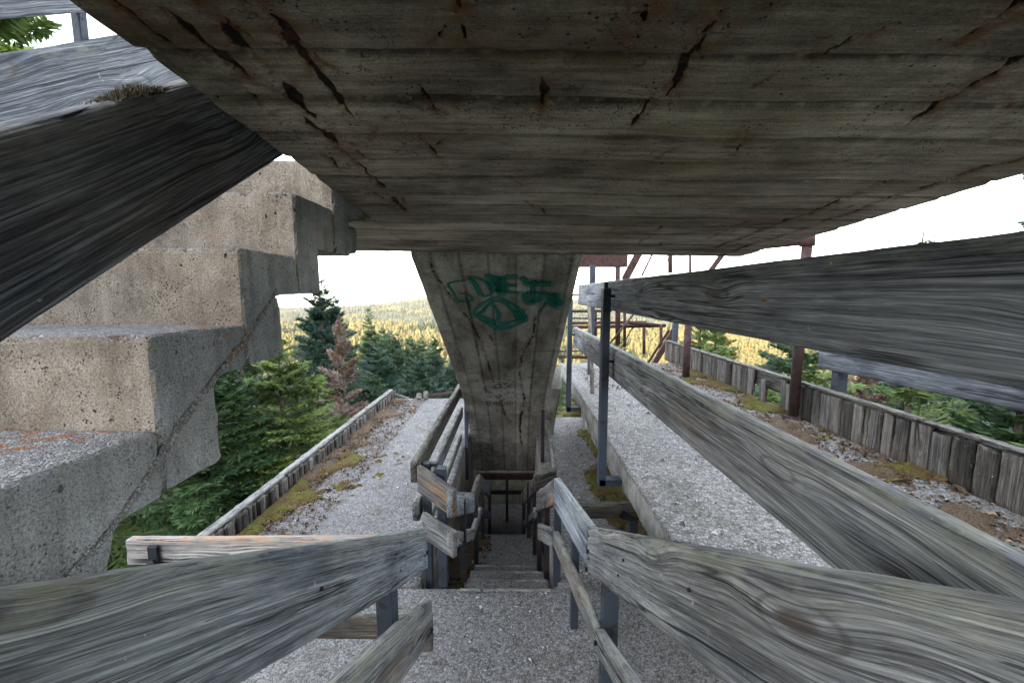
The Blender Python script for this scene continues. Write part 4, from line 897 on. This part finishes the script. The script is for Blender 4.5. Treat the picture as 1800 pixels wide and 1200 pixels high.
def chips(name, regions, mat, label, seed, size=(.004, .012)):
    r_ = np.random.default_rng(seed); VV = []; FF = []; base = 0
    tet = np.array([[1, 0, 0], [-.5, .8, 0], [-.5, -.8, 0], [0, 0, .6], [.6, .7, .3]]); tf_ = np.array([[0, 1, 3], [1, 2, 3], [2, 0, 3], [0, 4, 1], [0, 3, 4], [3, 1, 4]])
    for (x0, x1, y0, y1, z, cnt) in regions:
        for _ in range(cnt):
            sz = r_.uniform(*size) * (1 + 1.2 * (r_.random() < .06)); a = r_.uniform(0, 6.28); c_, s_ = math.cos(a), math.sin(a)
            v = tet * sz * r_.uniform(.6, 1.3, 3); v = v @ np.array([[c_, s_, 0], [-s_, c_, 0], [0, 0, 1]])
            VV.append(v + [r_.uniform(x0, x1), r_.uniform(y0, y1), z]); FF.append(tf_ + base); base += 5
    return tag(link(name, mesh_np(name, np.concatenate(VV), np.concatenate(FF)), mat), label, 'gravel', kind='stuff')
s = N('loose_stone'); rnd = s.n('ShaderNodeNewGeometry').outputs['Random Per Island']
M['stone'] = s.out(s.ramp(rnd, [(0, (0.12, 0.11, 0.10)), (.6, (0.40, 0.39, 0.37)), (1, (0.66, 0.65, 0.62))]))
s = N('leaf_chips'); rnd = s.n('ShaderNodeNewGeometry').outputs['Random Per Island']
M['leafchip'] = s.out(s.ramp(rnd, [(0, (0.03, 0.02, 0.012)), (.6, (0.13, 0.08, 0.045)), (1, (0.30, 0.22, 0.14))]))
chips('loose_gravel', [(-2.6, -.8, 3, 8.5, -2.25, 2600), (.35, 1.2, 2.95, 6.8, -2.25, 900), (.85, 2.8, .8, 7.1, -1.243, 3400), (-.4, .3, 2.2, 2.88, -2.248, 250), (-.74, .3, 3.85, 4.8, -3.0, 400)], M['stone'], 'loose pale stone chips scattered over the platforms', 3)
chips('leaf_litter', [(-2.6, -1.9, 3, 8.5, -2.24, 3600), (-2.58, -2.3, 3, 8.5, -2.235, 2000), (1.9, 2.82, .7, 7.1, -1.235, 5200), (.85, 1.18, 3.2, 6.8, -2.24, 400), (1.0, 1.8, 5.2, 6.8, -1.24, 500), (-.74, -.3, 3.85, 4.8, -2.99, 500)], M['leafchip'], 'scattered brown leaves and bark crumbs on the platforms', 4, (.006, .017))

# ------------------------------------------------------------------ spruces
def frond(L, seed, rich=True):
    r_ = np.random.default_rng(seed); V = []; F = []
    def blade(p, d, nrm_, length, width):
        d = d / np.linalg.norm(d); sd_ = np.cross(d, nrm_); sd_ /= np.linalg.norm(sd_) + 1e-9; b = len(V)
        V.extend([p, p + d * length * .45 + sd_ * width, p + d * length, p + d * length * .45 - sd_ * width]); F.extend([(b, b + 1, b + 2), (b, b + 2, b + 3)])
    n = 16 if rich else 9
    for k in range(n):
        t = (k + .4) / n; px_ = t * L; base = np.array([px_, 0, -.10 * L * t + .10 * L * t * t])
        ln = L * (.42 * (1 - t) ** .8 + .07)
        if t < .12: ln *= .5
        for sgn in (-1, 1):
            a = R(52 + r_.normal(0, 8)); d = np.array([math.cos(a), sgn * math.sin(a), -.12 + r_.normal(0, .10)])
            if rich:
                blade(base, d, np.array([0, 0, 1.]), ln * .9, .011)
                m_ = max(3, int(ln / .065))
                for q in range(m_):
                    s0 = (q + .5) / m_; bp = base + d * ln * s0
                    for s2 in (-1, 1):
                        dd = d * .75 + np.cross(d, [0, 0, 1.]) * s2 * .75 + np.array([0, 0, r_.normal(0, .30) - .1])
                        blade(bp, dd, np.array([r_.normal(0, .5), r_.normal(0, .5), 1.]), (.085 + .06 * (1 - s0)) * r_.uniform(.8, 1.3), .017)
            else:
                blade(base, d, np.array([r_.normal(0, .4), r_.normal(0, .4), 1.]), ln, .05 + .05 * L)
                blade(base + d * ln * .3, d + np.array([.5, 0, .2]), np.array([r_.normal(0, .6), r_.normal(0, .6), 1.]), ln * .55, .05)
    blade(np.array([L * .75, 0, -.02]), np.array([1, 0, .1]), np.array([0, 0, 1.]), .3 * L, .03)
    return np.array(V), np.array(F)
def crown(H, Rad, seed, rich=True, whorl=.28, nb=6, bare=.12, density=1.0, droop=18):
    r_ = np.random.default_rng(seed); Ls = (.5, 1.0, 1.6, 2.3) if rich else (1.0, 1.8)
    T = [frond(L, seed * 10 + i, rich) for i, L in enumerate(Ls)]
    VV = []; FF = []; base = 0; z = H * bare
    while z < H - .05:
        t = z / H; rad = Rad * ((1 - t) / (1 - bare)) ** .85 + .10
        k = max(3, int(round(nb * density * (0.7 + .5 * (1 - t))))); a0 = r_.uniform(0, 6.28)
        for q in range(k):
            if r_.random() < .07: continue
            L = rad * r_.uniform(.72, 1.18); i = int(np.argmin([abs(L - l) for l in Ls])); V0, F0 = T[i]; sc1 = L / Ls[i]
            el = R(-droop + 55 * t ** 2 + r_.normal(0, 6)); az = a0 + q * 6.283 / k + r_.normal(0, .2)
            ce, se = math.cos(el), math.sin(el); ca, sa = math.cos(az), math.sin(az); ro = r_.normal(0, .18)
            v = V0 * [sc1, sc1, sc1]; y_, z_ = v[:, 1] * math.cos(ro) - v[:, 2] * math.sin(ro), v[:, 1] * math.sin(ro) + v[:, 2] * math.cos(ro)
            x2 = v[:, 0] * ce - z_ * se; z2 = v[:, 0] * se + z_ * ce
            VV.append(np.stack([x2 * ca - y_ * sa, x2 * sa + y_ * ca, z2 + z + r_.uniform(-.1, .1)], 1)); FF.append(F0 + base); base += len(v)
        z += whorl * (0.6 + .8 * (1 - t)) * r_.uniform(.8, 1.2)
    VV.append(np.array([[.012, 0, H - .5], [-.012, 0, H - .5], [0, 0, H + .15]])); FF.append(np.array([[0, 1, 2]]) + base)
    return mesh_np('crown', np.concatenate(VV), np.concatenate(FF))
def trunk_mesh(H, r0):
    bm = bmesh.new(); rings = []
    for k in range(9):
        t = k / 8; rr2 = r0 * (1 - t) ** .9 + .01; ox, oy = math.sin(t * 5) * .04, math.cos(t * 4) * .04
        rings.append([bm.verts.new((math.cos(a) * rr2 + ox, math.sin(a) * rr2 + oy, t * H)) for a in np.linspace(0, 6.283, 9)[:-1]])
    for a, b in zip(rings, rings[1:]):
        for q in range(8): bm.faces.new((a[q], a[(q + 1) % 8], b[(q + 1) % 8], b[q]))
    # dead stub limbs
    r_ = random.Random(int(H * 10))
    for k in range(16):
        z = H * r_.uniform(.03, .5); az = r_.uniform(0, 6.28); L = r_.uniform(.4, 1.1) * r0 * 6
        d = Vector((math.cos(az), math.sin(az), r_.uniform(-.2, .1))); b0 = Vector((0, 0, z)); sdv = d.cross(Vector((0, 0, 1))).normalized() * .014
        v = [bm.verts.new(b0 + sdv), bm.verts.new(b0 - sdv), bm.verts.new(b0 + d * L), bm.verts.new(b0 + Vector((0, 0, .03)))]
        bm.faces.new((v[0], v[1], v[2])); bm.faces.new((v[0], v[2], v[3])); bm.faces.new((v[1], v[3], v[2]))
    me = bpy.data.meshes.new('trunk'); bm.to_mesh(me); bm.free(); me.materials.append(M['bark']); return me
TR = {}
for nm, args in {'big': (9.5, 2.5, 1, True, .27, 7), 'mid': (9.0, 2.1, 2, True, .30, 6), 'slim': (9.0, 1.2, 3, True, .30, 6), 'small': (5.0, 1.5, 4, True, .22, 6)}.items():
    TR[nm] = (crown(*args), trunk_mesh(args[0], .14 if args[0] > 6 else .08), args[0])
TR['thin'] = (crown(9.0, 2.0, 5, True, .27, 5, .05, .75, 6), trunk_mesh(9.0, .12), 9.0)
for i in range(4): TR['far%d' % i] = (crown(11 + i, 2.0 + .3 * i, 20 + i, False, .42, 6, .08), trunk_mesh(11 + i, .16), 11 + i)
def crown_mat(me, mat, cache={}):
    key = (me.name, mat.name)
    if key not in cache:
        m2 = me.copy(); m2.materials.clear(); m2.materials.append(mat); cache[key] = m2
    return cache[key]
def spruce(kind, x, y, ztop, mat, label, group=None, H=None, wide=1.0, rz=None):
    cm, tm, H0 = TR[kind]
    if H is None: H = ztop - float(ground_z(np.array([x]), np.array([y]))[0])
    k = H / H0; e = empty('spruce', (x, y, ztop - H), label, 'tree', group, rz=rz if rz is not None else random.uniform(0, 6.28)); e.scale = (k * wide, k * wide, k)
    for nm, me in (('trunk', tm), ('crown', crown_mat(cm, mat))):
        o = bpy.data.objects.new(nm, me); C.objects.link(o); o.parent = e
    return e
B, Bb, Bl, Bd = M['needles'], M['needles_blue'], M['needles_light'], M['needles_dead']
spruce('big', -5.6, 7.2, -.75, B, 'big bushy green spruce just outside the left kerb', wide=1.25)
spruce('big', -6.4, 13.4, .42, Bb, 'tall dark spruce whose tip touches the zigzag stair', wide=1.0)
spruce('thin', -4.75, 11.0, -.65, Bd, 'reddish brown dead spruce among the green ones', wide=.85)
spruce('small', -4.1, 9.2, -2.6, Bd, 'low reddish dead spruce beyond the left kerb end', wide=1.2)
spruce('big', -4.7, 8.1, -.95, Bl, 'bright green bushy spruce leaning over the middle of the left kerb', wide=1.35)
spruce('big', -4.3, 12.0, -2.35, B, 'dense green spruce hiding the foot of the dead one', wide=1.25)
spruce('mid', -6.9, 10.0, -.55, B, 'dark green spruce seen in the notch of the zigzag stair', wide=1.3)
spruce('slim', -11.2, 31, -.9, B, 'slim spire-shaped spruce standing out against the hills', wide=.9)
spruce('big', -4.6, 6.0, -3.5, B, 'low branched spruce in the gap under the zigzag stair', wide=1.0)
spruce('big', -7.9, 5.0, -1.2, B, 'dark spruce nearest the left end of the cross rail', wide=1.1)
spruce('big', -10.5, 8.5, 7.0, Bl, 'tall yellowish spruce seen through the top left gap', wide=1.0)
spruce('mid', -8.0, 17.5, -1.2, B, 'mid green spruce behind the dead tree', wide=1.1)
spruce('big', -5.6, 16.5, -2.2, Bb, 'broad bluish spruce over the end of the left kerb', wide=1.2)
spruce('big', -5.2, 22, -3.2, Bb, 'bluish spruce rising above the pipe on the left platform', wide=1.1)
spruce('mid', -7.5, 25, -2.6, B, 'narrow green spruce below the slim spire-shaped one', wide=1.0)
spruce('mid', -4.3, 28, -4.2, Bb, 'lowest bluish spruce of the slope next to the concrete flight', wide=1.2)
spruce('mid', -7.6, 38, -4.0, B, 'distant green spruce descending towards the yellow valley', wide=1.2)
spruce('mid', -5.0, 42, -6.6, Bb, 'distant bluish spruce beside the sunlit valley', wide=1.3)
for i, (x, y, zt, k_) in enumerate(((-8.8, 20, -.9, 'big'), (-6.9, 19.5, -1.9, 'mid'), (-9.6, 27, -1.6, 'big'), (-6.2, 30, -3.3, 'big'), (-8.6, 33, -2.6, 'mid'), (-5.6, 35, -5.0, 'big'), (-9.8, 42, -3.6, 'big'), (-11.5, 24, -.2, 'mid'), (-7.4, 48, -6.6, 'mid'), (-12.5, 38, -2.2, 'mid'), (-6.6, 26.5, -2.6, 'mid'), (-10.8, 35, -2.4, 'big'))):
    spruce(k_, x, y, zt - .024 * y * (x / y > -.40), Bb if i % 2 else B, 'bluish spruce standing in the row that steps down beyond the left platform', 'spruces in the row beyond the left platform', wide=1.15)
for i, (x, y, zt, k_) in enumerate(((-4.0, 16.5, -3.3, 'slim'), (-4.9, 18.5, -2.9, 'mid'), (-4.2, 20.5, -3.7, 'slim'), (-5.9, 23.5, -2.7, 'slim'), (-4.6, 24.5, -4.2, 'mid'), (-7.9, 22.5, -1.7, 'slim'), (-3.6, 22, -4.6, 'mid'), (-8.3, 28.5, -1.9, 'slim'), (-4.3, 33, -5.9, 'slim'), (-6.9, 15.5, -1.5, 'mid'))):
    spruce(k_, x, y, zt - .024 * y * (x / y > -.40), Bb if i % 3 else B, 'narrow dark spruce in the dense bank between the left platform and the hills', 'narrow spruces in the bank beyond the left platform', wide=1.15)
# right side
spruce('small', 5.6, 5.6, -1.15, Bl, 'fresh green young spruce spreading behind the near right kerb', wide=1.5)
spruce('small', 6.6, 4.0, -.8, Bl, 'fresh green spruce at the right picture edge', wide=1.6)
spruce('mid', 5.9, 8.6, -.35, B, 'green spruce behind the tall rusty pipe', wide=1.3)
spruce('thin', 6.9, 8.0, -.9, Bd, 'pinkish dead spruce right of the blue outer post', wide=.8)
spruce('mid', 4.9, 10.8, -.55, Bl, 'light green spruce between the two rusty pipes', wide=1.2)
spruce('slim', 8.75, 9.0, 1.32, B, 'spruce whose thin leader pokes above the upper right board', wide=1.2)
spruce('big', 10.4, 7.6, 3.3, B, 'large spruce reaching in above the right board at the edge', wide=1.15)
spruce('mid', 8.2, 6.2, -.2, B, 'dark spruce filling the gap under the outer guard board', wide=1.4)
spruce('small', 4.3, 8.0, -2.6, Bl, 'small light spruce peeking over the broken kerb planks', wide=1.4)
spruce('mid', 3.9, 16.0, -1.9, Bl, 'yellow-green spruce behind the red framework', wide=1.0)
spruce('mid', 6.6, 13.5, -.9, Bl, 'pale green spruce far behind the gap in the right kerb', wide=1.2)
spruce('mid', 8.6, 17.5, -1.0, M['gold'], 'yellowish tree glimpsed between the pipe posts on the right', wide=1.2)
for i, (x, y, zt) in enumerate(((1.5, 12.5, -3.7), (.9, 15, -4.2), (2.3, 14, -3.0))):
    spruce('small', x, y, zt, M['gold'], 'golden autumn bush below the raised platform', 'golden bushes below the raised platform', H=3.0, wide=1.6)
spruce('small', 1.9, 5.5, -3.2, M['gold'], 'yellow-green bush seen in the slot under the raised platform', H=3.0, wide=1.0)
rt = random.Random(12)
for i in range(70):                                            # the wood going down the slope, still single trees
    y = rt.uniform(34, 150); x = y * rt.uniform(-.95, .75); 
    if -.44 < x / y < -.06: continue
    zg_ = float(ground_z(np.array([x]), np.array([y]))[0]); H = rt.uniform(9, 13)
    spruce('far%d' % (i % 4), x, y, zg_ + H, rt.choice([B, Bb, B, Bl]), 'distant spruce in the wood going down the slope', 'distant spruces in the wood on the slope', H=H)

for i, (x, y, zt, k_, lb) in enumerate(((4.5, 4.3, -1.75, 'small', 'low fresh green spruce right below the near planks of the right kerb'), (5.1, 6.9, -1.35, 'small', 'bushy light spruce behind the middle of the right kerb'), (4.6, 5.7, -1.8, 'small', 'light spruce boughs beyond the kerb under the outer board'), (6.4, 5.2, -1.0, 'mid', 'green spruce behind the outer guard board'), (5.4, 2.6, -1.6, 'small', 'spruce at the lower right corner beyond the kerb'))):
    spruce(k_, x, y, zt, Bl if i != 3 else B, lb, wide=1.7)
# far forest as one mass: jagged conifers
def far_forest():
    r_ = np.random.default_rng(9); VV = []; FF = []; CC = []; base = 0
    def tmpl(n, layers, seed):
        q = np.random.default_rng(seed); v = []; f = []
        for l in range(layers):
            z0 = .10 + .85 * l / layers; z1 = min(1.0, z0 + 1.35 / layers); rad = (1 - z0) * .24 + .02; b = len(v)
            v.append((0, 0, z1))
            for k in range(n):
                a = 6.283 * k / n + l; rr2 = rad * (1.25 if k % 2 else .65) * q.uniform(.8, 1.2); v.append((math.cos(a) * rr2, math.sin(a) * rr2, z0 + q.uniform(-.03, .03)))
            for k in range(n): f.append((b, b + 1 + k, b + 1 + (k + 1) % n))
        return np.array(v), np.array(f)
    A = [tmpl(10, 9, s_) for s_ in range(4)]; Bt = [tmpl(6, 3, s_) for s_ in range(4)]; Ct = [tmpl(5, 1, s_) for s_ in range(3)]
    def put(x, y, H, T, gold):
        nonlocal base
        z = ground_z(x, y)
        for i in range(len(x)):
            v, f = T[r_.integers(len(T))]; a = r_.uniform(0, 6.28); c_, s_ = math.cos(a), math.sin(a)
            w_ = H[i] * r_.uniform(.75, 1.25) * (1.35 if gold[i] > .5 else 1)
            p = np.stack([(v[:, 0] * c_ - v[:, 1] * s_) * w_, (v[:, 0] * s_ + v[:, 1] * c_) * w_, v[:, 2] * H[i]], 1) + [x[i], y[i], z[i] - .5]
            VV.append(p); FF.append(f + base); CC.append(np.full(len(v), gold[i] * .6 + r_.uniform(0, .4))); base += len(v)
    def band(n, y0, y1, s0, s1, T, h0, h1, goldp, pw=1.0):
        y = y0 + (y1 - y0) * r_.random(n) ** pw; x = y * r_.uniform(s0, s1, n)
        pp = np.stack([x, y, x * 0], 1); gp = (fbm(pp, 1 / 110., 3, 6.0) - .5) * 1.8 + .5; g = (gp + r_.normal(0, .10, n) > (1 - goldp)).astype(float)
        put(x, y, r_.uniform(h0, h1, n), T, g)
    band(1300, 110, 240, -1.3, 1.1, A, 9, 15, .42)
    band(4500, 230, 520, -1.25, .9, A, 11, 19, .66)
    band(7000, 480, 980, -1.2, .9, Bt, 11, 20, .62)
    band(15000, 1500, 3300, -1.2, .95, Ct, 12, 20, .36, .8)
    # the wood behind and beside the camera, on the hill that keeps this place in shade
    r_ = np.random.default_rng(77)
    th = r_.uniform(R(193), R(217), 420); d = r_.uniform(48, 130, 420); put(d * np.sin(th), d * np.cos(th), r_.uniform(13, 16, 420), A, np.zeros(420))  # wedge of unseen trees added towards the sun to block it
    n = 1300; th = r_.uniform(R(95), R(265), n); d = r_.uniform(38, 190, n); put(d * np.sin(th), d * np.cos(th), r_.uniform(11, 15, n), A, np.zeros(n))
    me = mesh_np('far_forest', np.concatenate(VV), np.concatenate(FF)); a = me.attributes.new('gold', 'FLOAT', 'POINT'); a.data.foreach_set('value', np.concatenate(CC).astype(np.float32)); return me
s = N('far_forest'); g = s.attr('gold')
col = s.ramp(g, [(0, (0.016, 0.028, 0.014)), (.38, (0.05, 0.056, 0.028)), (.6, (0.105, 0.092, 0.034)), (1, (0.155, 0.128, 0.048))])
tag(link('far_forest', far_forest(), s.out(col)), 'sunlit golden and green forest covering the valley and far hills', 'forest', kind='stuff')

# ------------------------------------------------------------------ air
mm = np.array([(ground_z(np.array([r_ * math.sin(a)]), np.array([r_ * math.cos(a)]))[0]) for r_ in (10, 50, 100, 300, 600, 900, 1400, 1500, 2000, 3000, 4500, 6500, 9000) for a in np.linspace(0, 6.283, 40)])
lo, hi = float(mm.min()) - 12, max(float(mm.max()) + 30, 26.0)
bm = bmesh.new(); bmesh.ops.create_cube(bm, size=1.0, matrix=Matrix.Translation((0, 0, (lo + hi) / 2)) @ Matrix.Diagonal((18600, 18600, hi - lo, 1)))
me = bpy.data.meshes.new('haze'); bm.to_mesh(me); bm.free()
hm = bpy.data.materials.new('haze'); hm.use_nodes = True; ht = hm.node_tree; ht.nodes.remove(ht.nodes['Principled BSDF'])
pv = ht.nodes.new('ShaderNodeVolumePrincipled'); pv.inputs['Density'].default_value = 0.000035; pv.inputs['Color'].default_value = (0.95, 0.92, 0.90, 1); pv.inputs['Anisotropy'].default_value = 0.0
ht.links.new(pv.outputs[0], ht.nodes['Material Output'].inputs['Volume'])
tag(link('haze', me, hm), kind='stuff')
